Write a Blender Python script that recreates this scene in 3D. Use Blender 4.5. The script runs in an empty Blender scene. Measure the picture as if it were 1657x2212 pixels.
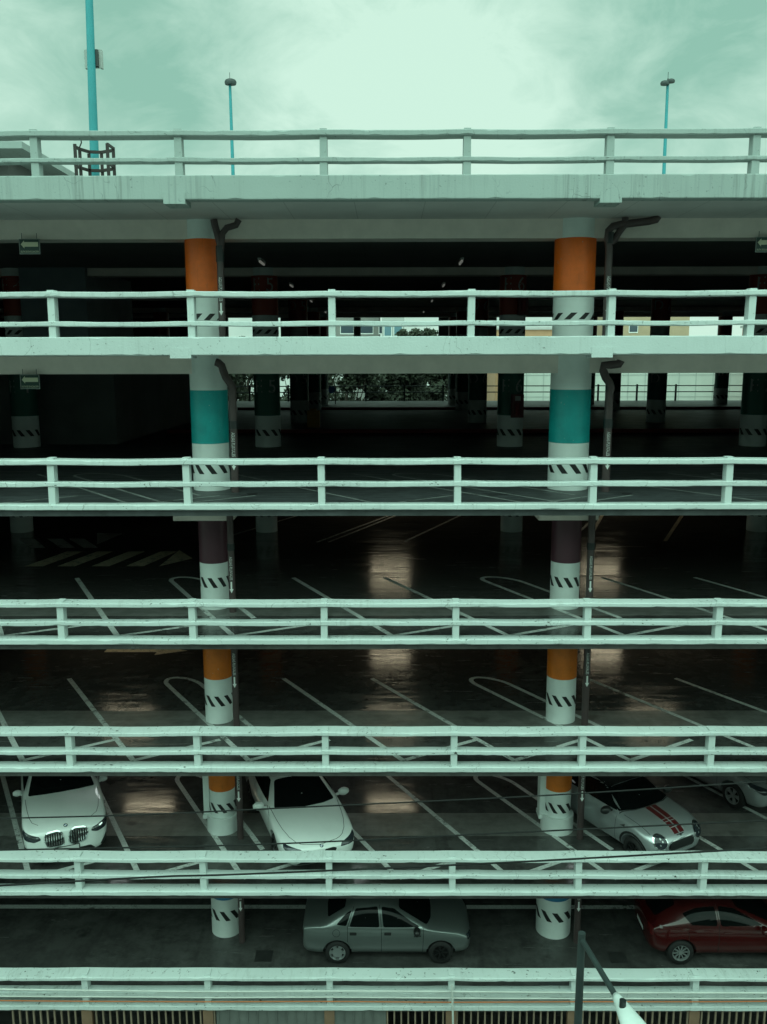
import bpy, bmesh, math, random
from mathutils import Vector, Matrix, noise
from mathutils.bvhtree import BVHTree
random.seed(7)
R = math.radians
SC = bpy.context.scene
COL = SC.collection

# ------------------------------------------------------------------ camera
PITCH, YAW, ROLL, DIST = R(9.76), R(0.27), R(0.12), 17.0
FW = Vector((-math.sin(YAW)*math.cos(PITCH), math.cos(YAW)*math.cos(PITCH), -math.sin(PITCH)))
RT = Vector((math.cos(YAW), math.sin(YAW), 0)); UP = RT.cross(FW)
RT2 = RT*math.cos(ROLL) - UP*math.sin(ROLL); UP2 = UP*math.cos(ROLL) + RT*math.sin(ROLL)
CAM = Vector((0, -DIST, 0))
cam_d = bpy.data.cameras.new('camera'); cam = bpy.data.objects.new('camera', cam_d); COL.objects.link(cam)
cam.matrix_world = Matrix(((RT2.x, UP2.x, -FW.x, CAM.x), (RT2.y, UP2.y, -FW.y, CAM.y), (RT2.z, UP2.z, -FW.z, CAM.z), (0, 0, 0, 1)))
cam_d.sensor_fit = 'VERTICAL'; cam_d.sensor_height = 36; cam_d.lens = 1905*36/2212
cam_d.clip_end = 4000; cam_d.clip_start = 0.1
SC.camera = cam

def ray(u, v): return FW*1905 + RT2*(u-828.5) - UP2*(v-1106)
def on_y(u, v, y):                      # survey helper: where a sight line meets a vertical plane
    d = ray(u, v); return CAM + d*((y+DIST)/d.y)
def on_z(u, v, z):                      # ... or a floor
    d = ray(u, v); return CAM + d*(z/d.z)

# ------------------------------------------------------------------ light
SC.view_settings.view_transform = 'Standard'; SC.view_settings.look = 'None'
SC.view_settings.exposure = 0.0; SC.view_settings.gamma = 1.0
SUN_EL, SUN_AZ = R(58), R(200)          # azimuth clockwise from +y: high, behind the viewer
w = bpy.data.worlds.new('World'); SC.world = w; w.use_nodes = True
nt = w.node_tree; nt.nodes.clear()
def WN(t, **k):
    n = nt.nodes.new(t)
    for a, b in k.items(): setattr(n, a, b)
    return n
L = nt.links.new
out = WN('ShaderNodeOutputWorld'); bg = WN('ShaderNodeBackground'); bg.inputs[1].default_value = 0.1
tc = WN('ShaderNodeTexCoord')
sky = WN('ShaderNodeTexSky', sky_type='NISHITA', sun_disc=False, sun_elevation=SUN_EL, sun_rotation=SUN_AZ)
def math_n(op, a, b=None, c=None):
    n = WN('ShaderNodeMath', operation=op)
    for i, x in enumerate((a, b, c)):
        if x is None: continue
        if isinstance(x, (int, float)): n.inputs[i].default_value = x
        else: L(x, n.inputs[i])
    return n.outputs[0]
def maprange(x, a, b, c, d, smooth=True):
    n = WN('ShaderNodeMapRange', interpolation_type='SMOOTHSTEP' if smooth else 'LINEAR')
    L(x, n.inputs['Value'])
    for k, v in zip(('From Min', 'From Max', 'To Min', 'To Max'), (a, b, c, d)): n.inputs[k].default_value = v
    return n.outputs[0]
nz = WN('ShaderNodeTexNoise'); nz.inputs['Scale'].default_value = 3.2; nz.inputs['Detail'].default_value = 5
nz.inputs['Roughness'].default_value = .5; nz.inputs['Distortion'].default_value = .35
mp = WN('ShaderNodeMapping'); mp.inputs['Scale'].default_value = (1, 1, 1.7); L(tc.outputs['Generated'], mp.inputs[0]); L(mp.outputs[0], nz.inputs['Vector'])
nz2 = WN('ShaderNodeTexNoise'); nz2.inputs['Scale'].default_value = 8.5; nz2.inputs['Detail'].default_value = 8; nz2.inputs['Roughness'].default_value = .62; nz2.inputs['Distortion'].default_value = .6; L(mp.outputs[0], nz2.inputs['Vector'])
cl = maprange(math_n('ADD', math_n('MULTIPLY', nz.outputs['Fac'], .55), math_n('MULTIPLY', nz2.outputs['Fac'], .45)), .36, .64, 0, 1)
def blob(d, r0, r1):                    # a cloud bank round one direction of the sky
    dn = WN('ShaderNodeVectorMath', operation='DOT_PRODUCT'); L(tc.outputs['Generated'], dn.inputs[0])
    d = Vector(d).normalized(); dn.inputs[1].default_value = d
    return maprange(dn.outputs['Value'], math.cos(R(r1)), math.cos(R(r0)), 0, 1)
dark = [blob(ray(330, 110), 1.0, 9), blob(ray(430, 170), .5, 5), blob(ray(1400, 60), 1, 7), blob(ray(1560, 10), 1, 6), blob(ray(1640, -30), 1, 6), blob(ray(150, 20), 1, 6)]
light = [blob(ray(20, 200), 1, 7), blob(ray(980, 110), 1, 9), blob(ray(830, 330), 3, 12)]
acc = cl
for b in dark: acc = math_n('SUBTRACT', acc, math_n('MULTIPLY', b, .30))
for b in light: acc = math_n('ADD', acc, math_n('MULTIPLY', b, .22))
acc = math_n('ADD', math_n('MULTIPLY', acc, .74), .23)
mixc = WN('ShaderNodeMix', data_type='RGBA'); mixc.clamp_factor = True
L(acc, mixc.inputs['Factor']); mixc.inputs[6].default_value = (2.75, 5.35, 4.2, 1); mixc.inputs[7].default_value = (6.2, 8.8, 7.3, 1)
sep = WN('ShaderNodeSeparateXYZ'); L(tc.outputs['Generated'], sep.inputs[0])
g1 = maprange(sep.outputs['Z'], .45, 1.0, 1.0, 1.35)         # overcast sky is brightest overhead
g2 = maprange(sep.outputs['Y'], -.45, .15, 2.7, 1.0)          # and on the sun's side
vm = WN('ShaderNodeVectorMath', operation='SCALE'); L(mixc.outputs[2], vm.inputs[0]); L(math_n('MULTIPLY', g1, g2), vm.inputs['Scale'])
vs = WN('ShaderNodeVectorMath', operation='SCALE'); L(sky.outputs[0], vs.inputs[0]); vs.inputs['Scale'].default_value = .04
va = WN('ShaderNodeVectorMath', operation='ADD'); L(vm.outputs[0], va.inputs[0]); L(vs.outputs[0], va.inputs[1])
L(va.outputs[0], bg.inputs[0]); L(bg.outputs[0], out.inputs[0])
sd = bpy.data.lights.new('sun', 'SUN'); sd.energy = 0.5; sd.angle = R(40); sd.color = (.66, 1.0, .90)
so = bpy.data.objects.new('sun', sd); COL.objects.link(so)
sv = Vector((math.sin(SUN_AZ)*math.cos(SUN_EL), math.cos(SUN_AZ)*math.cos(SUN_EL), math.sin(SUN_EL)))
so.rotation_euler = sv.to_track_quat('Z', 'Y').to_euler()

# ------------------------------------------------------------------ helpers
def tag(o, label=None, cat=None, group=None, kind=None):
    for k, v in (('label', label), ('category', cat), ('group', group), ('kind', kind)):
        if v: o[k] = v
    return o
def empty(name, loc, label, cat, group=None, rz=0):
    o = bpy.data.objects.new(name, None); COL.objects.link(o); o.location = loc; o.rotation_euler = (0, 0, rz)
    o.empty_display_size = .3
    return tag(o, label, cat, group)
def link(name, me, m=None, parent=None, local=False):
    o = bpy.data.objects.new(name, me); COL.objects.link(o)
    if m is not None:
        me.materials.clear()
        for x in (m if isinstance(m, (list, tuple)) else [m]): me.materials.append(x)
    if parent is not None:
        o.parent = parent
        if not local:                    # vertices are in world coordinates
            off = Vector((0, 0, 0)); p = parent
            while p is not None: off += p.location; p = p.parent
            o.location = -off
    return o
class MB:
    def __init__(s): s.v = []; s.f = []; s.m = []; s.sm = []
    def add(s, vs, fs, mi=0, smooth=False):
        b = len(s.v); s.v += [tuple(v) for v in vs]
        for f in fs: s.f.append(tuple(b+i for i in f)); s.m.append(mi); s.sm.append(smooth)
    def box(s, x0, x1, y0, y1, z0, z1, mi=0):
        s.add([(x0,y0,z0),(x1,y0,z0),(x1,y1,z0),(x0,y1,z0),(x0,y0,z1),(x1,y0,z1),(x1,y1,z1),(x0,y1,z1)],
              [(0,3,2,1),(4,5,6,7),(0,1,5,4),(1,2,6,5),(2,3,7,6),(3,0,4,7)], mi)
    def tube(s, pts, r, n=12, mi=0, caps=True, smooth=True):
        pts = [Vector(p) for p in pts]; rs = r if isinstance(r, (list, tuple)) else [r]*len(pts)
        rings = []; ref = None
        for i, p in enumerate(pts):
            t = (pts[min(i+1, len(pts)-1)] - pts[max(i-1, 0)]).normalized()
            if ref is None:
                ref = t.orthogonal().normalized()
            ref = (ref - t*ref.dot(t)).normalized(); bi = t.cross(ref)
            rings.append([p + (ref*math.cos(2*math.pi*k/n) + bi*math.sin(2*math.pi*k/n))*rs[i] for k in range(n)])
        vs = [q for g in rings for q in g]; fs = []
        for i in range(len(rings)-1):
            for k in range(n):
                fs.append((i*n+k, i*n+(k+1) % n, (i+1)*n+(k+1) % n, (i+1)*n+k))
        s.add(vs, fs, mi, smooth)
        if caps:
            s.add(rings[0], [tuple(range(n-1, -1, -1))], mi); s.add(rings[-1], [tuple(range(n))], mi)
    def cyl(s, x, y, z0, z1, r, n=48, mi=0, caps=True, nz=1):
        s.tube([(x, y, z0+(z1-z0)*i/nz) for i in range(nz+1)], r, n, mi, caps)
    def bar(s, a, b, wx, wy, mi=0):       # square bar from a to b
        a = Vector(a); b = Vector(b); t = (b-a).normalized()
        up = Vector((0, 0, 1)) if abs(t.z) < .9 else Vector((0, 1, 0))
        e = t.cross(up).normalized()*wx/2; f = t.cross(e).normalized()*wy/2
        vs = [a-e-f, a+e-f, a+e+f, a-e+f, b-e-f, b+e-f, b+e+f, b-e+f]
        s.add(vs, [(0,3,2,1),(4,5,6,7),(0,1,5,4),(1,2,6,5),(2,3,7,6),(3,0,4,7)], mi)
    def poly(s, pts, mi=0): s.add(pts, [tuple(range(len(pts)))], mi)
    def mesh(s, name):
        me = bpy.data.meshes.new(name); me.from_pydata(s.v, [], s.f); me.update()
        for p, a, b in zip(me.polygons, s.m, s.sm): p.material_index = a; p.use_smooth = b
        return me
    def build(s, name, m, parent=None, local=False): return link(name, s.mesh(name), m, parent, local)
def fix_normals(me):
    bm = bmesh.new(); bm.from_mesh(me); bmesh.ops.recalc_face_normals(bm, faces=bm.faces); bm.to_mesh(me); bm.free()
def text_mesh(body, size, align='CENTER'):
    c = bpy.data.curves.new('lettering', 'FONT'); c.body = body; c.size = size; c.align_x = align; c.align_y = 'CENTER'
    o = bpy.data.objects.new('lettering', c); COL.objects.link(o)
    bpy.context.view_layer.update()
    me = bpy.data.meshes.new_from_object(o.evaluated_get(bpy.context.evaluated_depsgraph_get()))
    bpy.data.objects.remove(o); bpy.data.curves.remove(c)
    me.name = 'lettering'
    return me

# ------------------------------------------------------------------ materials
def mat(name, col, rough=.6, metal=0., spec=.5, coat=0., emit=None, es=0.):
    m = bpy.data.materials.new(name); m.use_nodes = True
    b = m.node_tree.nodes['Principled BSDF']
    b.inputs['Base Color'].default_value = (*col, 1); b.inputs['Roughness'].default_value = rough
    b.inputs['Metallic'].default_value = metal; b.inputs['Specular IOR Level'].default_value = spec
    b.inputs['Coat Weight'].default_value = coat; b.inputs['Coat Roughness'].default_value = .04
    if emit: b.inputs['Emission Color'].default_value = (*emit, 1); b.inputs['Emission Strength'].default_value = es
    return m
class NG:                                # small wrapper for node building
    def __init__(s, m): s.t = m.node_tree; s.b = s.t.nodes['Principled BSDF']; s.tc = s.t.nodes.new('ShaderNodeTexCoord')
    def n(s, t, **k):
        x = s.t.nodes.new(t)
        for a, b in k.items(): setattr(x, a, b)
        return x
    def l(s, a, b): s.t.links.new(a, b)
    def coords(s, scale=(1,1,1), rot=(0,0,0), src='Object'):
        m = s.n('ShaderNodeMapping'); m.inputs['Scale'].default_value = scale; m.inputs['Rotation'].default_value = rot
        s.l(s.tc.outputs[src], m.inputs[0]); return m.outputs[0]
    def noise(s, scale, detail=4, rough=.55, vec=None, dist=0):
        x = s.n('ShaderNodeTexNoise'); x.inputs['Scale'].default_value = scale; x.inputs['Detail'].default_value = detail
        x.inputs['Roughness'].default_value = rough; x.inputs['Distortion'].default_value = dist
        s.l(vec if vec is not None else s.coords(), x.inputs['Vector']); return x.outputs['Fac']
    def rng(s, x, a, b, c=0., d=1.):
        r = s.n('ShaderNodeMapRange'); s.l(x, r.inputs['Value'])
        for k, v in zip(('From Min','From Max','To Min','To Max'), (a, b, c, d)): r.inputs[k].default_value = v
        return r.outputs[0]
    def op(s, o, a, b):
        x = s.n('ShaderNodeMath', operation=o)
        for i, q in enumerate((a, b)):
            if isinstance(q, (int, float)): x.inputs[i].default_value = q
            else: s.l(q, x.inputs[i])
        return x.outputs[0]
    def mix(s, fac, a, b):
        x = s.n('ShaderNodeMix', data_type='RGBA'); s.l(fac, x.inputs['Factor'])
        for i, q in ((6, a), (7, b)):
            if isinstance(q, tuple): x.inputs[i].default_value = (*q, 1)
            else: s.l(q, x.inputs[i])
        return x.outputs[2]
    def bump(s, h, strength=.3, dist=.02):
        x = s.n('ShaderNodeBump'); x.inputs['Strength'].default_value = strength; x.inputs['Distance'].default_value = dist
        s.l(h, x.inputs['Height']); s.l(x.outputs[0], s.b.inputs['Normal'])
    def col(s, x): s.l(x, s.b.inputs['Base Color'])
    def rough(s, x): s.l(x, s.b.inputs['Roughness'])

def white_concrete(name, base, dirt, streaks=.3, cracks=.5, chips=.5, seed=0.):
    m = mat(name, base, .75); g = NG(m)
    big = g.noise(.55, 5, vec=g.coords())
    c = g.mix(g.rng(big, .4, .72, 0, .45), base, tuple(.72*x for x in base))
    st = g.noise(1.0, 5, .6, vec=g.coords((13, 3, .5)))
    st2 = g.noise(.5, 3, .5, vec=g.coords((1, 1, .4)))
    sfac = g.op('MULTIPLY', g.rng(st, .5, .78), g.rng(st2, .42, .68, 0, streaks))
    c = g.mix(sfac, c, dirt)
    v = g.n('ShaderNodeTexVoronoi', feature='DISTANCE_TO_EDGE'); v.inputs['Scale'].default_value = 1.5
    wv = g.n('ShaderNodeVectorMath', operation='ADD')
    nn = g.n('ShaderNodeTexNoise'); nn.inputs['Scale'].default_value = 2.5; g.l(g.coords(), nn.inputs['Vector'])
    sc = g.n('ShaderNodeVectorMath', operation='SCALE'); sc.inputs['Scale'].default_value = .5; g.l(nn.outputs['Color'], sc.inputs[0])
    g.l(g.coords((1.5, .6, .38)), wv.inputs[0]); g.l(sc.outputs[0], wv.inputs[1]); g.l(wv.outputs[0], v.inputs['Vector'])
    cr = g.op('MULTIPLY', g.rng(v.outputs['Distance'], .002, .009, 1, 0), g.rng(g.noise(1.3, 3), .52, .6, 0, cracks))
    c = g.mix(cr, c, tuple(.35*x for x in dirt))
    ch = g.op('MULTIPLY', g.rng(g.noise(13, 4, .6, vec=g.coords((1, 1, 1.6))), .625, .665), g.rng(g.noise(1.1, 2), .44, .6, 0, chips))
    c = g.mix(ch, c, tuple(.3*x for x in dirt))
    g.col(c)
    g.bump(g.op('SUBTRACT', g.op('ADD', g.noise(28, 4), g.op('MULTIPLY', g.noise(4, 3), .8)), g.op('ADD', ch, cr)), .35, .012)
    return m
M = {}
M['roof_conc'] = white_concrete('weathered_white_concrete', (.34, .40, .385), (.13, .15, .14), 1.0, .55, .5)
M['conc'] = white_concrete('white_painted_concrete', (.54, .60, .595), (.22, .25, .23), .35, .5, .9)
M['rail'] = white_concrete('white_rail_paint', (.56, .62, .61), (.14, .16, .14), .45, .5, 1.0)
M['roof_rail'] = white_concrete('weathered_rail_paint', (.34, .40, .385), (.14, .16, .15), .7, .5, .8)

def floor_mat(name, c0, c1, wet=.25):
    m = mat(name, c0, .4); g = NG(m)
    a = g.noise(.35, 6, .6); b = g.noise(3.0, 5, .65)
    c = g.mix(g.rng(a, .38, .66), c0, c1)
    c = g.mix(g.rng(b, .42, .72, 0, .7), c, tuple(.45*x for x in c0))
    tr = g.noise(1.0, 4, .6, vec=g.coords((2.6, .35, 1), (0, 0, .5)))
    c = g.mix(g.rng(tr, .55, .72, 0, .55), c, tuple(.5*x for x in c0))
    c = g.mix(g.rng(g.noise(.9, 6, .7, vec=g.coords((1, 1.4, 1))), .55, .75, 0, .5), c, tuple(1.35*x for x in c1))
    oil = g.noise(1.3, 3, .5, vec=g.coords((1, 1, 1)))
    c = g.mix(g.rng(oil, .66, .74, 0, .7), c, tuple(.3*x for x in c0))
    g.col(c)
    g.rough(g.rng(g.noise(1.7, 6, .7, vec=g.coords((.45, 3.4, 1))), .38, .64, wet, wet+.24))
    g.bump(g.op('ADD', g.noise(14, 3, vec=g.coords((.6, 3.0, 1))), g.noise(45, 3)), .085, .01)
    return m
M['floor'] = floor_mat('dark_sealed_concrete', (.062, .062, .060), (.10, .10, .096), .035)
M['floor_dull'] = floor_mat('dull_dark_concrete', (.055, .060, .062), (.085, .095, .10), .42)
M['strip'] = floor_mat('pale_concrete_strip', (.15, .15, .14), (.20, .20, .19), .35)
M['deck'] = floor_mat('roof_deck', (.2, .2, .19), (.3, .3, .29), .5)
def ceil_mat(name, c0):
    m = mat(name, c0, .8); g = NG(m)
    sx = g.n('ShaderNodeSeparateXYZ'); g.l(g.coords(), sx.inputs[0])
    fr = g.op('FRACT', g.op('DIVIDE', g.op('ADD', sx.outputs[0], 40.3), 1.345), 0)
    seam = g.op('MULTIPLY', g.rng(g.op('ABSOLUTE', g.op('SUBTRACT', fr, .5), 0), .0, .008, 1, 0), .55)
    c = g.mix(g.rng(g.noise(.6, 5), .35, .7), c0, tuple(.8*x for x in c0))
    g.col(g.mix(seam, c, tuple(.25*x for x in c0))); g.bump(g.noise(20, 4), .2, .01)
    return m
M['ceiling'] = ceil_mat('ceiling_lit_tone', (.62, .61, .60))  # lighter tone for the lit front bay only
M['slab'] = ceil_mat('shade_toned_slab', (.22, .22, .21))  # shade of the deep ceilings is put into this darker colour
def plain(name, col, rough=.6, var=.25, sc=2.0, **k):
    m = mat(name, col, rough, **k); g = NG(m)
    g.col(g.mix(g.rng(g.noise(sc, 5, .6), .35, .72), col, tuple(x*(1-var) for x in col)))
    g.bump(g.noise(30, 3), .12, .006)
    return m
M['beam'] = plain('beam_paint', (.84, .76, .70), .8, .15)
M['column'] = plain('column_white_paint', (.78, .84, .82), .6, .12)
M['orange'] = plain('orange_band_paint', (.95, .16, .008), .5, .15)
def band(name, col):
    m = mat(name, col, .5); g = NG(m)
    c = g.mix(g.rng(g.noise(2.2, 5, .6), .35, .75), col, tuple(.72*x for x in col))
    c = g.mix(g.rng(g.noise(6, 4, .6, vec=g.coords((3, 3, .5))), .58, .8, 0, .5), c, tuple(.5*x for x in col))
    c = g.mix(g.rng(g.noise(19, 4, .65), .68, .71, 0, .75), c, (.45, .45, .43))
    g.col(c); g.bump(g.noise(30, 3), .15, .006); return m
M['amber'] = band('amber_band_paint', (.78, .19, .014))
M['teal'] = band('teal_band_paint', (.0, .36, .36))
M['orange'] = band('orange_band_paint', (.95, .16, .008))
M['plum'] = plain('plum_band_paint', (.085, .030, .045), .5, .12)
M['blue'] = plain('blue_band_paint', (.02, .18, .36), .5, .12)
M['red'] = plain('dark_red_band_paint', (.30, .035, .015), .5, .12)
M['green'] = plain('dark_green_band_paint', (.012, .12, .09), .5, .12)
M['black'] = plain('black_stripe_paint', (.012, .012, .012), .5, .3)
M['pipe'] = plain('brown_drainpipe', (.075, .052, .052), .5, .25)
M['collar'] = plain('dark_pipe_coupling', (.012, .018, .018), .45, .2)
M['letter'] = mat('white_lettering', (.8, .82, .8), .6); M['pin'] = mat('dull_white_vinyl', (.42, .44, .43), .5)
M['grey_letter'] = mat('grey_lettering', (.35, .37, .36), .6)
def line_mat(name, col):
    m = mat(name, col, .6); g = NG(m)
    w_ = g.rng(g.noise(5, 6, .7), .52, .62)
    w2 = g.op('MULTIPLY', w_, g.rng(g.noise(.7, 2), .4, .6))
    g.col(g.mix(w2, g.mix(g.rng(g.noise(20, 3), .4, .7), col, tuple(.75*x for x in col)), (.08, .08, .076)))
    return m
M['line'] = line_mat('worn_white_road_paint', (.62, .65, .63))
M['yline'] = line_mat('worn_yellow_road_paint', (.64, .58, .42))
M['dim_line'] = line_mat('faded_grey_road_paint', (.30, .32, .31))
M['bluepole'] = plain('blue_pole_paint', (.03, .30, .34), .5, .18, 1.5)
M['darkmetal'] = plain('dark_grey_metal', (.035, .05, .05), .5, .3)
M['rust'] = plain('rusty_iron', (.035, .028, .026), .7, .4, 6)
M['cable'] = mat('black_cable_sheath', (.004, .005, .005), .8)
M['ocable'] = mat('orange_cable_sheath', (.42, .12, .03), .5)
M['conduit'] = plain('pale_conduit', (.55, .57, .54), .5, .2)
M['kerb'] = plain('red_kerb_paint', (.20, .015, .02), .6, .3)
M['yellow'] = plain('yellow_bollard_paint', (.50, .26, .02), .5, .2)
M['signgreen'] = mat('dark_green_sign', (.02, .055, .045), .4)
M['signink'] = mat('pale_sign_ink', (.62, .62, .45), .5)
M['lamp'] = mat('lit_tube', (.9, .9, .8), .4, emit=(1, .89, .60), es=9)
M['lamp_cool'] = mat('cool_lit_tube', (.9, .9, .9), .4, emit=(.88, 1, .96), es=5)
M['lamp_far'] = mat('dim_tube', (.9, .9, .8), .4, emit=(.95, .95, .85), es=.1)
M['fixture'] = mat('lamp_fixture_enamel', (.5, .5, .48), .5)
M['fence'] = plain('beige_fence_paint', (.24, .18, .13), .6, .3, 3)
M['fencepost'] = plain('tan_fence_post', (.22, .13, .08), .6, .35, 3)
M['sheet'] = plain('grey_green_sheet', (.14, .15, .14), .5, .3, 2)
M['pavement'] = plain('pale_pavement', (.45, .45, .44), .8, .2, .3)
M['asphalt'] = plain('asphalt', (.06, .06, .06), .85, .3, .4)

# ------------------------------------------------------------------ ground
m = MB(); m.box(-900, 900, -900, 900, -18.2, -17.2)
tag(m.build('ground', M['pavement']), kind='structure')
m = MB(); m.box(-900, 900, -14, -3, -17.196, -17.192)
tag(m.build('road', M['asphalt']), kind='structure')

# ------------------------------------------------------------------ the car park
XL, XR, DEEP = -26.0, 26.0, 46.4
FLOOR = {2: .33, 3: -2.86, 4: -5.60, 5: -8.35, 6: -11.14, 7: -13.85}
ROOF = 3.30
garage = empty('parking_garage', (0, 0, -17.2), 'pale concrete multi storey car park with open decks and round painted columns', 'parking garage')
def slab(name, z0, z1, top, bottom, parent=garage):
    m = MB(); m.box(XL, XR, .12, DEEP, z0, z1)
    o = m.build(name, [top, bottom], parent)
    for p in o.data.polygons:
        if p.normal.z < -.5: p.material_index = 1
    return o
SLABS = {}
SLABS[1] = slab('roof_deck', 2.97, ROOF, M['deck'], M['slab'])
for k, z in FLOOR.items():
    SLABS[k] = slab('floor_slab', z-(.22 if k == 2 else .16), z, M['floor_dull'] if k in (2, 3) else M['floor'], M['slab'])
m = MB(); m.box(XL, XR, .2, DEEP, -17.19, -16.9)
SLABS[8] = m.build('floor_slab', M['floor'], garage)

def jag(x, s, a):
    return a*(noise.noise(Vector((x*1.9, s*7.3, 0))) + .5*noise.noise(Vector((x*6.1, s*3.1, 4))))
def beam_x(mb, x0, x1, y0, y1, z0, z1, seed, amp=.006, step=.16, ch=.018, sag=None):
    """a long cast beam along x: chamfered, slightly wavy and chipped"""
    n = int((x1-x0)/step); rings = []
    rnd = random.Random(seed)
    for i in range(n+1):
        x = x0+(x1-x0)*i/n
        a = jag(x, seed, amp); b = jag(x, seed+20, amp); d = jag(x, seed+40, amp); s_ = sag(x) if sag else 0
        c1 = ch*(1 + (rnd.random() < .12)*rnd.uniform(.3, 1.3)); c2 = ch*(1 + (rnd.random() < .12)*rnd.uniform(.3, 1.5))
        Y0, Y1, Z0, Z1 = y0+d, y1, z0+a+s_, z1+b+s_
        rings.append([(x, Y0, Z0+c1), (x, Y0, Z1-c2), (x, Y0+c2, Z1), (x, Y1-ch, Z1), (x, Y1, Z1-ch), (x, Y1, Z0+ch), (x, Y1-ch, Z0), (x, Y0+c1, Z0)])
    vs = [p for r in rings for p in r]; fs = []
    for i in range(n):
        for k in range(8): fs.append((i*8+k, (i+1)*8+k, (i+1)*8+(k+1) % 8, i*8+(k+1) % 8))
    mb.add(vs, fs); mb.add(rings[0], [tuple(range(8))]); mb.add(rings[-1], [tuple(range(7, -1, -1))])

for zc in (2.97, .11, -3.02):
    m = MB(); m.box(XL, XR, .31, 2.515, zc-.012, zc-.003); m.build('front_bay_ceiling', M['ceiling'], garage)  # lighter sheet; deeper ceilings carry their shade in the slab colour
for x0 in (XL-.3, XR):  # unseen end walls added to keep side light out of the decks
    m = MB(); m.box(x0, x0+.3, .35, DEEP, -17.19, 2.968); m.build('light_blocking_end_wall', M['slab'], garage)
# edge beams (the pale horizontal bands of the front)
def edge(name, z0, z1, mt, seed, y1=.30, stubs=(), amp=.005):
    m = MB(); beam_x(m, XL, XR, 0, y1, z0, z1, seed, amp, .16, .015)
    for (x0, x1, zb, zt) in stubs:
        m.box(x0, x1, -.012, y1+.2, zb, zt)
    return m.build(name, mt, garage)
edge('edge_beam', 2.93, 3.36, M['roof_conc'], 1, .3, [(-4.13+8.05*k, -3.73+8.05*k, 2.855, 3.06) for k in (-2, -1, 0, 1, 2)])
edge('edge_beam', .10, .445, M['conc'], 2, .3, [(-4.13+8.0*k, -3.73+8.0*k, .045, .24) for k in (-2, -1, 0, 1, 2)])
edge('edge_beam', -2.885, -2.775, M['rail'], 3)
edge('edge_beam', -5.63, -5.52, M['rail'], 4)
edge('edge_beam', -8.375, -8.26, M['rail'], 5)
edge('edge_beam', -11.17, -11.065, M['rail'], 6)
edge('edge_beam', -13.90, -13.785, M['rail'], 7)
# slab nosing under the third deck, downstand beams on the column lines
ROWS = [2.8, 12.8, 24.3, 34.6, 41.0]
def downstand(zb, zt, y, mt):
    m = MB(); m.box(XL, XR, y-.28, y+.28, zb, zt); return m.build('ceiling_beam', mt, garage)
for y in ROWS:
    downstand(2.56 if y < 5 else 2.72, 2.968, y, M['beam'])
    downstand(-.285 if y < 5 else -.15, .108, y, M['beam'])
    downstand(-3.385 if y < 5 else -3.30, -3.022, y, M['beam'])
for k in (4, 5, 6, 7):
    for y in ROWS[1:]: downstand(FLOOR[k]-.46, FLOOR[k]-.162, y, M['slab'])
m = MB()
for x0 in (-4.79, 3.37):
    m.box(x0, x0+1.33, 2.36, 3.3, -3.525, -3.387)
m.build('column_capital', M['beam'], garage)

# ------------------------------------------------------------------ columns
def cyl_patch(m, x, y, r, a0, a1, z0, z1, lean=0., n=6):
    """a strip of a cylinder's side between two angles (0 faces the viewer), leaning by an angle"""
    vs = []; fs = []
    for j in range(5):
        t = j/4
        for i in range(n+1):
            a = a0+(a1-a0)*i/n + lean*t
            vs.append((x+r*math.sin(a), y-r*math.cos(a), z0+(z1-z0)*t))
    for j in range(4):
        for i in range(n): fs.append((j*(n+1)+i, j*(n+1)+i+1, (j+1)*(n+1)+i+1, (j+1)*(n+1)+i))
    m.add(vs, fs, 0, True)
def column(x, y, r, z0, z1, band, zb0, zb1, zs, lean, label=None, base=None, phase=0., letters=None):
    m = MB(); m.cyl(x, y, z0, z1, r, 48, 0, False, 6)
    if base: m.cyl(x, y, z0, z0+base[1], r+base[0], 48, 0, True)
    o = m.build('column', M['column'], garage)
    if label: o['label'] = label
    if band:
        m = MB(); m.cyl(x, y, zb0, zb1, r+.004, 48, 0, False); m.build('painted_band', M[band], o)
    if zs:
        m = MB(); n = 9
        for k in range(n):
            a = 2*math.pi*(k+phase)/n
            cyl_patch(m, x, y, r+.006, a, a+.30, zs[0], zs[1], lean)
        m.build('hazard_stripes', M['black'], o)
    if letters:
        me = text_mesh(letters, .62)
        rr = r+.009
        for v in me.vertices:
            a = v.co.x/rr; zz = zb0+.95+v.co.y
            v.co = (x+rr*math.sin(a), y-rr*math.cos(a), zz)
        link('lettering', me, M['grey_letter'], o)
    return o
XC = [-12.05, -3.98, 4.07, 12.15, 20.2]
side = {-3.98: 'left', 4.07: 'right'}
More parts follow.
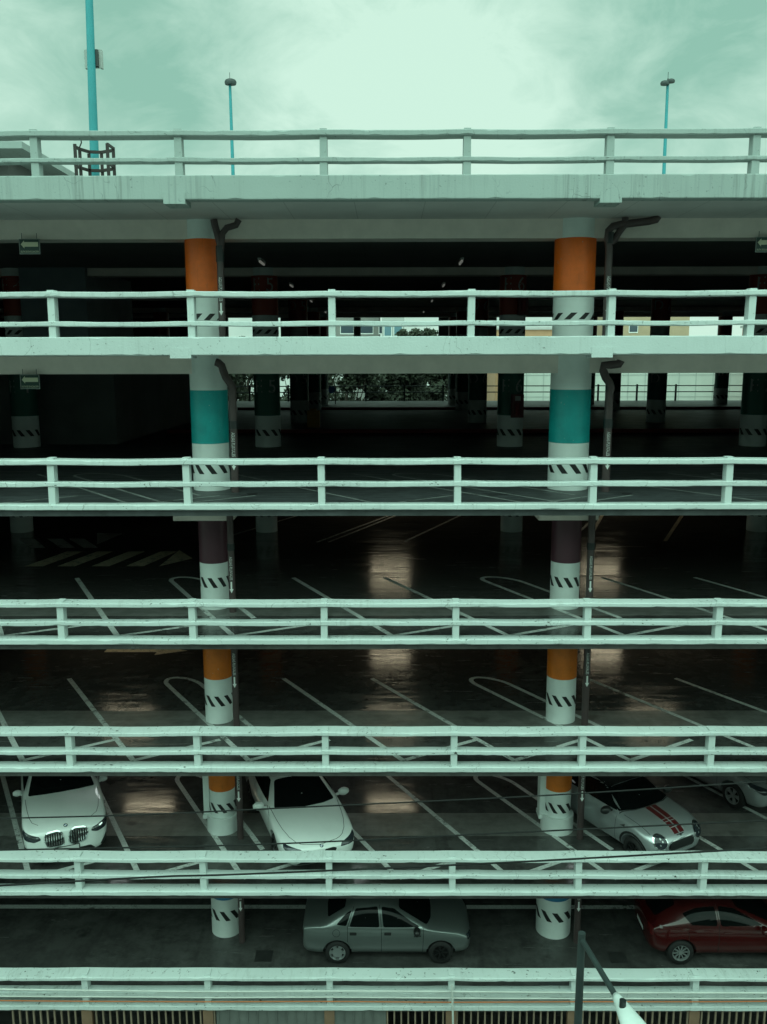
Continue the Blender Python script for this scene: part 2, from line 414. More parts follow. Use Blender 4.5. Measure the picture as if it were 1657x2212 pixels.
for x in XC[:4]:
    L_ = x == -3.98
    def lab(s): return f'{s} on the {side[x]} of the front row' if x in side else None
    column(x, 2.8, .40 if L_ else .44, FLOOR[2], 2.97, 'orange', 1.46, 2.56, (.86, 1.0), .34, lab('tall orange banded column under the roof'), phase=.1)
    column(x, 2.8, .41 if L_ else .445, FLOOR[3], .11, 'teal', -1.81, -.64, (-2.48, -2.27), -.36, lab('teal banded column'), phase=.3)
    column(x, 2.72, .325 if L_ else .33, FLOOR[4], -3.02, 'plum', -4.52, -3.40, (-5.08, -4.85), -.42, lab('dark plum banded column'), phase=.15)
    column(x, 2.72, .325 if L_ else .34, FLOOR[5], FLOOR[4]-.16, 'amber', -7.27, -5.77, (-7.92, -7.67), -.5, lab('amber banded column above the empty bays'), phase=.5)
    column(x, 2.72, .305 if L_ else .315, FLOOR[6], FLOOR[5]-.16, 'amber', -10.06, -8.52, (-10.60, -10.37), -.5, lab('amber banded column with a thick round base beside parked cars'), (.075, .42), phase=.35)
    column(x, 2.75, .37 if L_ else .42, FLOOR[7], FLOOR[6]-.16, 'blue', -12.85, -11.31, (-13.40, -13.15), -.42, lab('blue banded column on the lowest deck'), phase=.2)
LET = {0: 'E4', 1: 'E5', 2: 'E6', 3: 'E7'}
for j, y in enumerate(ROWS[1:]):
    rowname = 'EDCB'[j]
    for i, x in enumerate(XC):
        xx = x*(1+.014*(j+1)) if j < 2 else x*1.075
        if i == 4 and j == 0: continue
        tx = rowname+' '+str(4+i)
        column(xx, y, .43, FLOOR[2], 2.97, 'red', 1.46, 2.72, (.86, 1.0), .34, letters=tx if j < 2 else None, phase=.2*j)
        column(xx, y, .43, FLOOR[3], .11, 'green', -1.81, -.15, (-2.48, -2.27), -.36, letters=tx, phase=.3*j)
        if j < 1:
            column(xx, y-.9, .36, FLOOR[4], -3.02, 'plum', -4.5, -3.4, (-5.08, -4.85), -.42, phase=.4)
        if j < 1 and i < 4:
            column(xx, y-.6, .36, FLOOR[5], FLOOR[4]-.16, 'amber', -7.27, -5.8, (-7.92, -7.67), -.5, phase=.4)

# inner walls: a stair core on the left, a partition further back
m = MB(); m.box(-11.9, -9.75, 12.3, 17.5, FLOOR[2], 2.97); m.build('stair_core_wall', plain('blue_grey_wall', (.20, .24, .27), .7, .2, 1.5), garage)
m = MB(); m.box(-17.0, -9.4, 13.6, 30.0, FLOOR[3], .11); m.build('stair_core_wall', plain('dull_grey_wall', (.16, .17, .165), .8, .3, .8), garage)
pa = on_z(355, 885, FLOOR[3]); pb = on_z(413, 885, FLOOR[3])
m = MB(); m.box(pa.x, pb.x, pa.y, pa.y+.3, FLOOR[3]+.35, .11); m.build('partition_wall', plain('cream_wall', (.52, .45, .38), .8, .2, 1), garage)
m = MB(); m.box(pa.x-.05, pb.x+.05, pa.y-.05, pa.y+.35, FLOOR[3], FLOOR[3]+.345); m.build('partition_base', M['orange'], garage)
for k in (4, 5, 6, 7):
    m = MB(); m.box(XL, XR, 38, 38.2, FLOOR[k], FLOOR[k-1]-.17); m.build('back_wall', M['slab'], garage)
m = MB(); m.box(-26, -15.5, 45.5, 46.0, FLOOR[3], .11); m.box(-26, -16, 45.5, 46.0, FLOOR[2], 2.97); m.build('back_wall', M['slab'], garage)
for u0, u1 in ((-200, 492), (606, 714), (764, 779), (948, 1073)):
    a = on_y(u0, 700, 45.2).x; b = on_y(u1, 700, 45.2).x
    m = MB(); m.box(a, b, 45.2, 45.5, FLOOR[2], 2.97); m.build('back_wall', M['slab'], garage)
# kerbs on the third deck
for y, mt in ((18.2, M['kerb']), (35.0, M['kerb'])):
    m = MB(); m.box(-8.8, XR-.5, y, y+.35, FLOOR[3], FLOOR[3]+.14); m.build('red_kerb', mt, garage)

# ------------------------------------------------------------------ floor paint
def quad_line(m, a, b, wd, z):
    a = Vector((a[0], a[1], 0)); b = Vector((b[0], b[1], 0)); t = (b-a).normalized(); nrm = Vector((-t.y, t.x, 0))*wd/2
    n = max(1, int((b-a).length/.4)); vs = []; fs = []
    for i in range(n+1):
        p = a+(b-a)*i/n; vs += [(p.x+nrm.x, p.y+nrm.y, z), (p.x-nrm.x, p.y-nrm.y, z)]
    for i in range(n): fs.append((2*i, 2*i+1, 2*i+3, 2*i+2))
    m.add(vs, fs)
def deck_lines(k, ang, lines, island, ytop, yend, ynear=None):
    """slanted bay lines, a rounded island round each column and a saw-tooth along the front edge"""
    z = FLOOR[k]+.004; wd = .12 if k > 3 else .08; d = Vector((math.sin(R(ang)), -math.cos(R(ang)), 0)); pp = Vector((d.y*-1, d.x, 0))
    m = MB(); at = lambda x0, y: (x0+(ytop-y)*math.tan(R(ang)), y)
    ends = []
    for c in range(-2, 3):
        o = 8.07*c
        for x0 in lines:
            quad_line(m, (x0+o, ytop), at(x0+o, yend), wd, z); ends.append(at(x0+o, yend))
        xl, xr = island[0]+o, island[1]+o
        quad_line(m, at(xl, ytop-.45), at(xl, yend), wd, z); quad_line(m, at(xr, ytop-.45), at(xr, 1.75), wd, z)
        ends.append(at(xl, yend))
        a = at(xl, ytop-.45); b = at(xr, ytop-.45); cx, cy = (a[0]+b[0])/2, a[1]; rr = (b[0]-a[0])/2
        pts = [(cx-rr*math.cos(t)-math.sin(t)*.32, cy+.52*math.sin(t)) for t in [math.pi*i/14 for i in range(15)]]
        vs = []; fs = []
        for i, p in enumerate(pts):
            q = pts[min(i+1, 14)]; pv = pts[max(i-1, 0)]; tx, ty = q[0]-pv[0], q[1]-pv[1]; l = math.hypot(tx, ty); nx, ny = -ty/l*wd/2, tx/l*wd/2
            vs += [(p[0]+nx, p[1]+ny, z+.0006), (p[0]-nx, p[1]-ny, z+.0006)]
        for i in range(14): fs.append((2*i, 2*i+1, 2*i+3, 2*i+2))
        m.add(vs, fs)
    for e in ends:
        s = 1.95; quad_line2 = (e[0]+pp.x*s*1.0, e[1]+pp.y*s)
        quad_line(m, (e[0], e[1]), quad_line2, wd, z+.0012)
    return m.build('parking_lines', M['line'] if k > 3 else M['dim_line'], SLABS[k])
deck_lines(3, 38, (-3.95, -.9), (-8.2, -6.9), 5.4, .5)
deck_lines(4, 27.4, (-2.47, -.07), (-5.75, -4.85), 5.42, .48)
deck_lines(5, 32.4, (-2.78, -.43), (-6.05, -5.16), 5.39, .5)
deck_lines(6, 29.0, (-2.45, -.02), (-5.85, -4.95), 5.45, .6)
m = MB(); quad_line(m, (XL, 3.62), (XR, 3.62), .16, FLOOR[7]+.004); m.build('parking_lines', M['line'], SLABS[7])
# lines of the bays further in on the fourth deck
m = MB(); z4 = FLOOR[4]+.004
for (a, b) in (((-2.21, 9.99), (.1, 14.9)), ((.55, 10.1), (2.75, 15.0))): quad_line(m, a, b, .1, z4)
m.build('parking_lines', M['line'], SLABS[4])
for (a, b) in (((-1.85, 10.0), (.35, 14.9)), ((-5.6, 10), (-3.2, 15)), ((5.6, 10), (7.8, 15))):
    m = MB(); quad_line(m, a, b, .1, z4); m.build('parking_line', M['line'], SLABS[4])
for a, b in (((8.68, 10.08), (10.84, 14.95)), ((6.4, 10.5), (7.9, 14.95))):
    m = MB(); quad_line(m, a, b, .12, z4); m.build('parking_line', M['yline'], SLABS[4])
# arrows on the fourth and fifth decks
m = MB()
for (xa, xb) in ((-10.04, -9.6), (-9.15, -8.7), (-8.2, -7.7), (-7.25, -6.75)):
    m.poly([(xa, 6.75, z4), (xa+.5, 6.75, z4), (xa+.98, 8.67, z4), (xa+.48, 8.67, z4)])
m.poly([(-6.32, 6.73, z4), (-5.6, 7.72, z4), (-6.25, 8.85, z4)])
m.build('arrow_marking', M['yline'], SLABS[4])
m = MB()
for xa in (-11.8, -10.9, -10.2): m.poly([(xa, 10.6, z4), (xa+.95, 9.2, z4), (xa+1.4, 9.2, z4), (xa+.5, 10.6, z4)])
m.poly([(-9.59, 11.54, z4), (-9.0, 9.7, z4), (-8.7, 11.4, z4)])
m.build('arrow_marking', M['line'], SLABS[4])
z5 = FLOOR[5]+.004
m = MB(); m.poly([(-8.25, 7.55, z5), (-6.72, 7.55, z5), (-6.72, 7.3, z5), (-5.85, 7.68, z5), (-6.72, 8.1, z5), (-6.72, 7.85, z5), (-8.25, 7.85, z5)])
m.build('arrow_marking', M['yline'], SLABS[5])
# pale strips where the slab meets the column line
for k, (y0, y1) in {4: (1.95, 2.75), 5: (2.15, 3.2), 6: (2.35, 3.42)}.items():
    m = MB(); m.box(XL, XR, y0, y1, FLOOR[k], FLOOR[k]+.002); m.build('concrete_strip', M['strip'], SLABS[k])
m = MB()
for x, y, z in ((-2.94, 1.95, FLOOR[3]), (5.18, 1.9, FLOOR[3])): m.cyl(x, y, z, z+.005, .11, 24)
m.build('floor_drain', M['black'], SLABS[3])
m = MB()
for x, y in ((-2.93, 1.72), (5.4, 1.69)): m.box(x-.2, x+.2, y-.2, y+.2, FLOOR[7], FLOOR[7]+.005)
m.build('manhole_cover', plain('worn_iron_cover', (.022, .023, .022), .7, .4, 5), SLABS[7])

# ------------------------------------------------------------------ railings
def post_mesh(h, wd, dp, taper=0.):
    m = MB(); a, b = wd/2, dp
    n = 4; rings = []
    for i in range(n+1):
        t = i/n; s = 1+taper*(1-t)
        rings.append([(-a*s, 0, h*t), (a*s, 0, h*t), (a*s, b, h*t), (-a*s, b, h*t)])
    vs = [p for r in rings for p in r]; fs = [(3, 2, 1, 0), tuple(4*n+k for k in range(4))]
    for i in range(n):
        for k in range(4): fs.append((4*i+k, 4*i+(k+1) % 4, 4*i+4+(k+1) % 4, 4*i+4+k))
    m.add(vs, fs); return m.mesh('post')
def railing(zf, mt0, mt1, t0, t1, x0, label, mt, seed, y=.0, pitch=2.645, wd=.13, name='railing'):
    root = empty(name, (0, y, zf), label, 'railing', 'white concrete railings along the front')
    sag = lambda x: -.012*abs(math.sin(math.pi*(x-x0)/pitch))*(1+noise.noise(Vector((x*.3, seed, 0))))
    m = MB(); beam_x(m, XL, XR, y, y+.34, t0, t1, seed*3+1, .0045, .14, .014, sag); m.build('top_rail', mt, root)
    m = MB(); beam_x(m, XL, XR, y+.03, y+.25, mt0, mt1, seed*3+2, .008, .14, .012, sag); m.build('middle_rail', mt, root)
    me = post_mesh(t1-zf+.03, wd, .2, .12 if seed == 1 else .0); me.materials.append(mt)
    k0 = int((XL-x0)/pitch); k1 = int((XR-x0)/pitch)
    for k in range(k0, k1+1):
        p = bpy.data.objects.new('post', me); COL.objects.link(p); p.parent = root
        p.location = (x0+k*pitch+random.uniform(-.015, .015), .055, 0); p.rotation_euler = (random.uniform(-.006, .006), random.uniform(-.012, .012), 0)
    return root
railing(3.35, 3.60, 3.68, 4.05, 4.15, -1.18, 'weathered white concrete railing along the open rooftop edge', M['roof_rail'], 1)
railing(.44, .65, .74, 1.19, 1.29, -1.06, 'white concrete railing in front of the orange columns just below the roof', M['rail'], 2)
railing(-2.785, -2.425, -2.33, -1.99, -1.89, -1.28, 'white concrete railing in front of the teal columns', M['rail'], 3)
railing(-5.53, -5.24, -5.15, -4.85, -4.765, -1.29, 'white concrete railing in front of the dark plum columns', M['rail'], 4)
railing(-8.27, -8.0, -7.91, -7.58, -7.495, -1.29, 'white concrete railing in front of amber columns and empty bays without cars', M['rail'], 5)
railing(-11.075, -10.79, -10.7, -10.395, -10.31, -1.27, 'white concrete railing in front of the two white cars and the red striped hatchback', M['rail'], 6)
railing(-13.795, -13.59, -13.46, -13.18, -13.095, -1.28, 'lowest white concrete railing in front of the grey sedan and the red car', M['rail'], 7)
# thin metal railing at the far edge of the third deck
fr = empty('metal_railing', (0, 46.2, FLOOR[3]), 'thin grey metal railing at the far edge of the teal column deck before the trees', 'railing')
m = MB()
for z in (1.05, .62): m.tube([(-26, 46.2, FLOOR[3]+z), (26, 46.2, FLOOR[3]+z)], .035, 8)
m.build('rail', M['darkmetal'], fr)
me = MB(); me.box(-.06, .06, -.05, .05, 0, 1.15); me = me.mesh('post'); me.materials.append(M['darkmetal'])
for k in range(-9, 10):
    p = bpy.data.objects.new('post', me); COL.objects.link(p); p.parent = fr; p.location = (k*2.75+1.2, 0, 0)

# ------------------------------------------------------------------ fence at street level
fn = empty('metal_fence', (0, .1, -17.2), 'beige barred metal fence with sheet panels below the lowest railing', 'fence')
for xa, xb in ((-8.2, -3.76), (-.02, 8.6)):
    m = MB(); x = xa
    while x < xb: m.box(x-.017, x+.017, .08, .12, -17.1, -13.91); x += .152
    if xa < -5: m.build('bar_panel', M['fence'], fn)
m.build('bar_panel', M['fence'], fn)
m = MB(); m.box(-3.75, -.05, .09, .11, -17.1, -13.91)
for i in range(18): m.box(-3.7+i*.21, -3.685+i*.21, .07, .09, -17.1, -13.91)
m.build('sheet_panel', M['sheet'], fn)
m = MB(); m.box(-8.3, 8.7, .07, .13, -17.1, -17.0); m.box(-8.3, 8.7, .07, .13, -15.6, -15.54); m.build('rail', M['fencepost'], fn)
me = MB(); me.box(-.11, .11, -.05, .1, 0, 3.29); me = me.mesh('post'); me.materials.append(M['fencepost'])
for k in range(-2, 4):
    p = bpy.data.objects.new('post', me); COL.objects.link(p); p.parent = fn; p.location = (-1.28+2.645*k, 0, 0)

# ------------------------------------------------------------------ drainpipes
def drainpipe(xp, yp, z0, z1, path, r, ztext, label, tsize=.105, branch=None, coll=None, arrow=True, length=None):
    root = empty('drainpipe', (xp, yp, z0), label, 'drainpipe', 'dark drainpipes beside the front columns')
    m = MB(); m.tube([(xp, yp, z0), (xp, yp, z1)] + path, r, 14)
    if branch: m.tube(branch, r*.92, 12)
    m.build('pipe', M['pipe'], root)
    if coll:
        m = MB(); m.cyl(xp, yp, coll[0], coll[1], r+.012, 18); m.build('coupling', M['collar'], root)
    rr = r+.004
    me = text_mesh('AGUAS PLUVIALES', tsize)
    xs = [v.co.x for v in me.vertices]; ys = [v.co.y for v in me.vertices]; sx = (length or .82)/(max(xs)-min(xs)); xm = (max(xs)+min(xs))/2; ym = (max(ys)+min(ys))/2
    for v in me.vertices:               # turned a quarter clockwise and wrapped on the pipe
        lx, lz = (v.co.y-ym), -(v.co.x-xm)*sx
        a = lx/rr; v.co = (xp+rr*math.sin(a), yp-rr*math.cos(a), ztext+lz)
    link('lettering', me, M['letter'], root)
    if arrow:
        zt = ztext-(length or .82)/2-.04; m = MB()
        m.box(xp-.018, xp+.018, yp-rr-.003, yp-rr, zt-.17, zt)
        m.poly([(xp-.048, yp-rr-.002, zt-.165), (xp, yp-rr-.002, zt-.26), (xp+.048, yp-rr-.002, zt-.165)])
        m.build('arrow', M['letter'], root)
    return root
YP = 2.25
def P(u, v, y=YP): p = on_y(u, v, y); return (p.x, p.y, p.z)
zt = lambda v, y=YP: on_y(828, v, y).z
drainpipe(-3.53, YP, FLOOR[2], zt(560), [P(477, 535), P(471, 510), P(464, 485), P(462, 474)], .075, (zt(598)+zt(650))/2,
          'brown drainpipe with a forked top beside the left upper orange column', branch=[P(477, 540), P(480, 505), P(490, 492), P(510, 486), P(516, 474)], coll=(zt(565), zt(530)), length=zt(598)-zt(650))
drainpipe(4.67, YP, FLOOR[2], zt(540), [P(1313, 515), P(1315, 498), P(1324, 489), P(1340, 485), P(1402, 478), P(1418, 474), P(1421, 468)], .078, (zt(598)+zt(650))/2,
          'brown drainpipe with a long sideways arm beside the right upper orange column', branch=[P(1314, 528), P(1326, 520), P(1338, 500), P(1350, 485), P(1351, 470)], coll=(zt(528), zt(503)), length=zt(598)-zt(650))
drainpipe(-3.36, YP, FLOOR[3], zt(850), [P(502, 838), P(496, 826), P(488, 815), P(482, 800), P(479, 790), P(472, 784), P(466, 782)], .085, zt(959),
          'brown drainpipe bending outwards beside the left teal column', coll=(zt(925), zt(908)), length=zt(933)-zt(985), arrow=True)
drainpipe(4.80, YP, FLOOR[3], zt(850), [P(1320, 838), P(1316, 826), P(1308, 815), P(1303, 800), P(1304, 789), P(1320, 788), P(1338, 786), P(1341, 779)], .088, zt(959),
          'brown drainpipe bending outwards beside the right teal column', coll=(zt(925), zt(905)), length=zt(933)-zt(985))
def straight(xp, k, ta, tb, label, r=.075):
    drainpipe(xp, YP, FLOOR[k], FLOOR[k-1]-.17, [], r, (zt(ta)+zt(tb))/2, label, .09, coll=(zt(ta-13), zt(ta-28)), length=zt(ta)-zt(tb))
straight(-3.50, 4, 1201, 1251, 'dark drainpipe beside the left plum column')
straight(4.53, 4, 1200, 1250, 'dark drainpipe beside the right plum column', .08)
straight(-3.50, 5, 1409, 1456, 'dark drainpipe beside the left amber column of the empty bays')
straight(4.54, 5, 1408, 1454, 'dark drainpipe beside the right amber column of the empty bays', .08)
straight(-3.49, 6, 1660, 1703, 'dark drainpipe between the left amber column and the white coupe')
straight(4.53, 6, 1658, 1702, 'dark drainpipe between the right amber column and the red striped hatchback', .08)
straight(-3.53, 7, 1898, 1940, 'dark drainpipe beside the left blue banded column of the lowest deck')
straight(4.55, 7, 1898, 1940, 'dark drainpipe beside the right blue banded column of the lowest deck', .08)

# ------------------------------------------------------------------ evacuation signs
def evac(x0, x1, z0, z1, y, label):
    root = empty('evacuation_sign', ((x0+x1)/2, y, z0), label, 'sign', 'evacuation route signs under the beams')
    m = MB(); m.box(x0, x1, y-.012, y+.012, z0, z1); m.build('board', M['signgreen'], root)
    m = MB(); b = .010
    m.box(x0, x1, y-.016, y-.0125, z0, z0+b); m.box(x0, x1, y-.016, y-.0125, z1-b, z1); m.box(x0, x0+b, y-.016, y-.0125, z0+b, z1-b); m.box(x1-b, x1, y-.016, y-.0125, z0+b, z1-b)
    m.build('frame', M['grey_letter'], root)
    h = z1-z0; w_ = x1-x0; yy = y-.0135; zc = z0+h*.64; m = MB()
    m.poly([(x0+w_*.08, yy, zc), (x0+w_*.25, yy, zc-h*.26), (x0+w_*.25, yy, zc-h*.15), (x0+w_*.92, yy, zc-h*.15), (x0+w_*.92, yy, zc+h*.15), (x0+w_*.25, yy, zc+h*.15), (x0+w_*.25, yy, zc+h*.26)])
    m.build('arrow', M['signink'], root)
    me = text_mesh('RUTA DE EVACUACIÓN', .05); xs = [v.co.x for v in me.vertices]; s = w_*.86/(max(xs)-min(xs))
    for v in me.vertices: v.co = ((x0+x1)/2+v.co.x*s, yy, z0+h*.16+v.co.y*1.1)
    link('lettering', me, M['signink'], root)
    m = MB()
    for xx in (x0+.06, x1-.06): m.tube([(xx, y, z1), (xx, y, z1+.12)], .006, 6)
    m.build('hanger', M['darkmetal'], root)
evac(-7.82, -7.38, 2.24, 2.555, 2.40, 'small sign with a left arrow hanging under the topmost beam near the left edge')
evac(-8.0, -7.58, -.60, -.29, 2.40, 'small framed sign with a left arrow above the teal column deck')
evac(7.80, 8.24, 2.24, 2.555, 2.40, 'small sign with a left arrow under the topmost beam cut by the right edge')

# ------------------------------------------------------------------ lamps inside
def tube_lamp(x, y, zc, along, mt, label, ln=1.4, hide=False):
    root = empty('ceiling_lamp', (x, y, zc-.12), label, 'lamp', 'tube lamps under the ceilings')
    m = MB(); n = MB()
    if along == 'x': m.box(x-ln/2-.05, x+ln/2+.05, y-.14, y+.14, zc-.06, zc); n.box(x-ln/2, x+ln/2, y-.11, y+.11, zc-.11, zc-.062)
    else: m.box(x-.04, x+.04, y-ln/2-.05, y+ln/2+.05, zc-.06, zc); n.box(x-.022, x+.022, y-ln/2, y+ln/2, zc-.11, zc-.062)
    m.build('fixture', M['fixture'], root); n.build('tube', mt, root)
ordn = ['first', 'second', 'third', 'fourth']
for x, s in ((-3.36, 'left'), (1.97, 'right')):
    for i, y in enumerate((7.4, 14.8, 22.9, 32.0)):
        tube_lamp(x, y, 2.66, 'y', M['lamp_far'], f'{ordn[i]} tube lamp from the front in the {s} row under the dark roof deck', .85)
for x, y in ((.1, 15.9), (.1, 24.5), (8.1, 15.9), (16.4, 24.5)):
    tube_lamp(x, y, -3.03, 'x', M['lamp'], 'warm tube lamp under the ceiling behind the plum columns')
for x, y in ((-7.9, 8.4), (.1, 8.4), (8.0, 8.4), (.1, 14.7), (8.0, 14.7)):
    tube_lamp(x, y, FLOOR[4]-.17, 'x', M['lamp'], 'warm tube lamp under the ceiling above the empty bays')
for x, y in ((-7.4, 8.4), (.1, 8.6), (7.0, 7.0)):
    tube_lamp(x, y, FLOOR[5]-.17, 'x', M['lamp'], 'warm tube lamp under the ceiling above the white cars')
for x, y in ((-7.7, 4.4), (-1.4, 4.6), (5.6, 5.0)):
    tube_lamp(x, y, FLOOR[5]-.17, 'x', M['lamp_cool'], 'cool tube lamp close behind the front columns above the parked white cars', 1.5)
for x, y in ((1.4, 5.5), (9.2, 5.5)):
    tube_lamp(x, y, FLOOR[6]-.17, 'y', M['lamp_far'], 'tube lamp under the ceiling above the lowest deck')

# ------------------------------------------------------------------ things on the roof
def rooftop_lamp(base, top, r, label, head):
    b = Vector(base); t = Vector(top)
    root = empty('lamp_post', b, label, 'lamp post', 'blue lamp posts on the roof')
    m = MB(); m.tube([b, b+(t-b)*.5, t], [r*1.25, r, r*.72], 12); m.build('pole', M['bluepole'], root)
    for dx, rad, dz in head:
        c = t+Vector((dx, -.12, dz)); n = 20; prof = [(.9, -.35), (1.0, .02), (.97, .28), (.82, .58), (.48, .76), (.02, .82)]; m = MB()
        vs = [(c.x+rad*p*math.cos(2*math.pi*k/n)*1.25, c.y+rad*p*math.sin(2*math.pi*k/n), c.z+q*rad) for p, q in prof for k in range(n)]
        m.add(vs, [(a*n+k, a*n+(k+1) % n, (a+1)*n+(k+1) % n, (a+1)*n+k) for a in range(len(prof)-1) for k in range(n)], 0, True)
        m.add(vs[:n], [tuple(range(n))]); m.build('lamp_head', M['darkmetal'], root)
    m = MB(); m.tube([t, t+Vector((0, 0, .5))], .012, 6); m.tube([t+Vector((0, 0, .12)), t+Vector((0, 0, .22))], .035, 8); m.build('spike', M['darkmetal'], root)
rooftop_lamp((-7.13, 26, ROOF), (-7.18, 26, 12.45), .085, 'slim blue lamp post with a dome head on the roof left of centre', [(.05, .22, .02)])
rooftop_lamp((12.86, 26, ROOF), (12.80, 26, 12.4), .085, 'slim blue lamp post with a double head on the roof at the right', [(-.16, .17, -.03), (.10, .15, .06)])
root = empty('sign_pole', (-6.32, 3, ROOF), 'thick blue pole carrying a small plate, rising out of the picture at the left', 'pole')
m = MB(); m.tube([(-6.33, 3, ROOF), (-6.27, 3, 6.0), (-6.20, 3, 9.2)], [.10, .085, .072], 16); m.build('pole', M['bluepole'], root)
m = MB(); m.box(-6.44, -6.07, 3.10, 3.13, 6.15, 6.52); m.box(-6.44, -6.40, 3.13, 3.2, 6.15, 6.52); m.box(-6.11, -6.07, 3.13, 3.2, 6.15, 6.52)
m.build('plate', plain('pale_plate', (.42, .46, .44), .5, .2), root)
m = MB(); m.box(-6.20, -6.13, 3.02, 3.098, 6.17, 6.50); m.build('bracket', M['darkmetal'], root)
# rusty ladder cage round the pole's foot
root = empty('ladder_cage', (-6.0, 2.0, ROOF), 'rusty iron ladder cage at the roof edge beside the blue pole', 'ladder cage')
def RP(u, v, y): p = on_y(u, v, y); return Vector((p.x, p.y, p.z))
m = MB()
for u, v, y in ((161.5, 311, 1.7), (172, 323, 2.3), (192, 332, 2.7), (219, 328, 2.7), (231.5, 310, 1.8), (244.5, 318, 2.4)):
    t = RP(u, v, y); m.bar((t.x, t.y, ROOF), t, .06, .035)
m.build('upright', M['rust'], root)
m = MB()
for dv in (0, 40):
    pts = [RP(u, v+dv, y) for u, v, y in ((162, 317, 1.7), (172, 322, 2.3), (192, 328, 2.7), (219, 329, 2.7), (244.5, 325, 2.4))]
    for a, b in zip(pts, pts[1:]): m.bar(a, b, .035, .06)
    a, b = RP(232, 311+dv, 1.8), RP(244.5, 320+dv, 2.4); m.bar(a, b, .035, .05)
m.build('hoop', M['rust'], root)
m = MB(); m.tube([RP(*q, 1.9) for q in ((173, 330), (172, 318), (176, 308), (174, 296), (176, 288))], .015, 6); m.build('cable_tail', M['rust'], root)
# flat roofed stair house
root = empty('stair_house', (-11, 6, ROOF), 'concrete stair house with a flat overhanging roof at the left edge', 'stair house')
m = MB(); m.box(-16, -8.25, 4.0, 10.5, 4.74, 4.89); m.build('roof_slab', M['roof_conc'], root)
m = MB(); m.box(-15, -9.0, 5.0, 9.8, ROOF, 4.738); m.build('wall', plain('stair_house_wall', (.16, .16, .155), .8, .3), root)

# ------------------------------------------------------------------ street lamp and cables in front
zl = on_y(1257, 2015, -3.5).z
bx = on_y(1257, 2015, -3.5).x
root = empty('street_lamp', (bx, -3.5, -17.2), 'dark street lamp post with a slanting arm and pale lamp head before the lowest railing', 'street lamp')
m = MB(); m.tube([(bx-.03, -3.5, -17.2), (bx-.01, -3.5, -13), (bx, -3.5, zl)], [.085, .075, .062], 14); m.build('pole', M['darkmetal'], root)
a = Vector((bx, -3.5, zl-.12)); b = on_z(1334, 2158, zl-.12)
m = MB(); m.tube([a, a.lerp(b, .5), b], .048, 10); m.build('arm', M['darkmetal'], root)
d = (b-a).normalized(); e = Vector((-d.y, d.x, 0))
m = MB(); n = 12; rings = []
for i in range(n+1):
    q = i/n; hw = (.06+.14*min(1, q*1.5))*(1 if q < .9 else (1-(q-.9)*5)); hh = .05+.05*math.sin(math.pi*min(1, q+.15))
    c = b-d*.06+d*(q*.95)
    rings.append([c+e*hw*math.cos(t)*1.0+Vector((0, 0, hh*(math.sin(t) if math.sin(t) > 0 else .45*math.sin(t)))) for t in [2*math.pi*k/18 for k in range(18)]])
vs = [p for g in rings for p in g]; fs = [tuple(range(18)), tuple(18*n+k for k in range(17, -1, -1))]
for i in range(n):
    for k in range(18): fs.append((18*i+k, 18*i+(k+1) % 18, 18*i+18+(k+1) % 18, 18*i+18+k))
m.add(vs, fs, 0, True); hd = m.build('lamp_head', plain('pale_lamp_housing', (.70, .78, .76), .35, .1, 5), root); fix_normals(hd.data)
pc = on_z(1345, 2172, zl-.02)
m = MB(); m.cyl(pc.x, pc.y, zl-.06, zl+.07, .05, 16); m.build('photocell', M['collar'], hd)

def wire(name, pts, r, mt, label, y=None, sag=0.0):
    P_ = [on_y(u, v, yy) for u, v, yy in pts]
    a, b = P_[0], P_[-1]; ext0 = P_[0]+(P_[0]-P_[1])*1.2; ext1 = P_[-1]+(P_[-1]-P_[-2])*1.2
    pp = [ext0]+P_+[ext1]; full = []
    for i in range(len(pp)-1):
        for j in range(8):          # Catmull-Rom
            p0, p1, p2, p3 = pp[max(i-1, 0)], pp[i], pp[i+1], pp[min(i+2, len(pp)-1)]; t = j/8
            full.append(.5*((2*p1)+(p2-p0)*t+(2*p0-5*p1+4*p2-p3)*t*t+(3*p1-p0-3*p2+p3)*t**3))
    full.append(pp[-1])
    m = MB(); m.tube(full, r, 8); return tag(m.build(name, mt), label, 'cable')
wire('overhead_cable', [(0, 1768, -5), (300, 1760, -5), (600, 1746, -5), (900, 1732, -5), (1200, 1717, -5), (1657, 1688, -5)], .011, M['cable'], 'black overhead cable crossing the bonnet of the white coupe, highest of the three')
wire('overhead_cable', [(20, 1836, -4.5), (562, 1824, -4.5), (1096, 1799, -4.5), (1657, 1772, -4.5)], .012, M['cable'], 'black overhead cable passing just above the railing across the white car headlights')
wire('overhead_cable', [(0, 1913, -5.4), (339, 1894, -5.4), (534, 1888, -5.4), (1096, 1863, -5.4), (1657, 1832, -5.4)], .014, M['cable'], 'black overhead cable slanting across the rails below the white cars, lowest of the three')
wire('utility_cable', [(0, 2161.5, -.06), (180, 2163, -.06), (446, 2164, -.06), (710, 2163.5, -.06), (975, 2165, -.06), (1237, 2164, -.06), (1508, 2164, -.06), (1657, 2163, -.06)], .013, M['ocable'], 'thin orange cable strung along the posts above the metal fence')
wire('utility_cable', [(0, 2137, -.05), (180, 2139.5, -.05), (446, 2142, -.05), (710, 2141, -.05), (975, 2142, -.05), (1237, 2144, -.05), (1657, 2145, -.05)], .022, M['conduit'], 'pale conduit along the lowest middle rail, upper of the pair')
wire('utility_cable', [(0, 2152, -.04), (300, 2153.5, -.04), (446, 2155, -.04), (710, 2154, -.04), (975, 2156, -.04), (1237, 2157, -.04), (1657, 2157, -.04)], .018, M['conduit'], 'pale conduit along the lowest middle rail, lower of the pair')
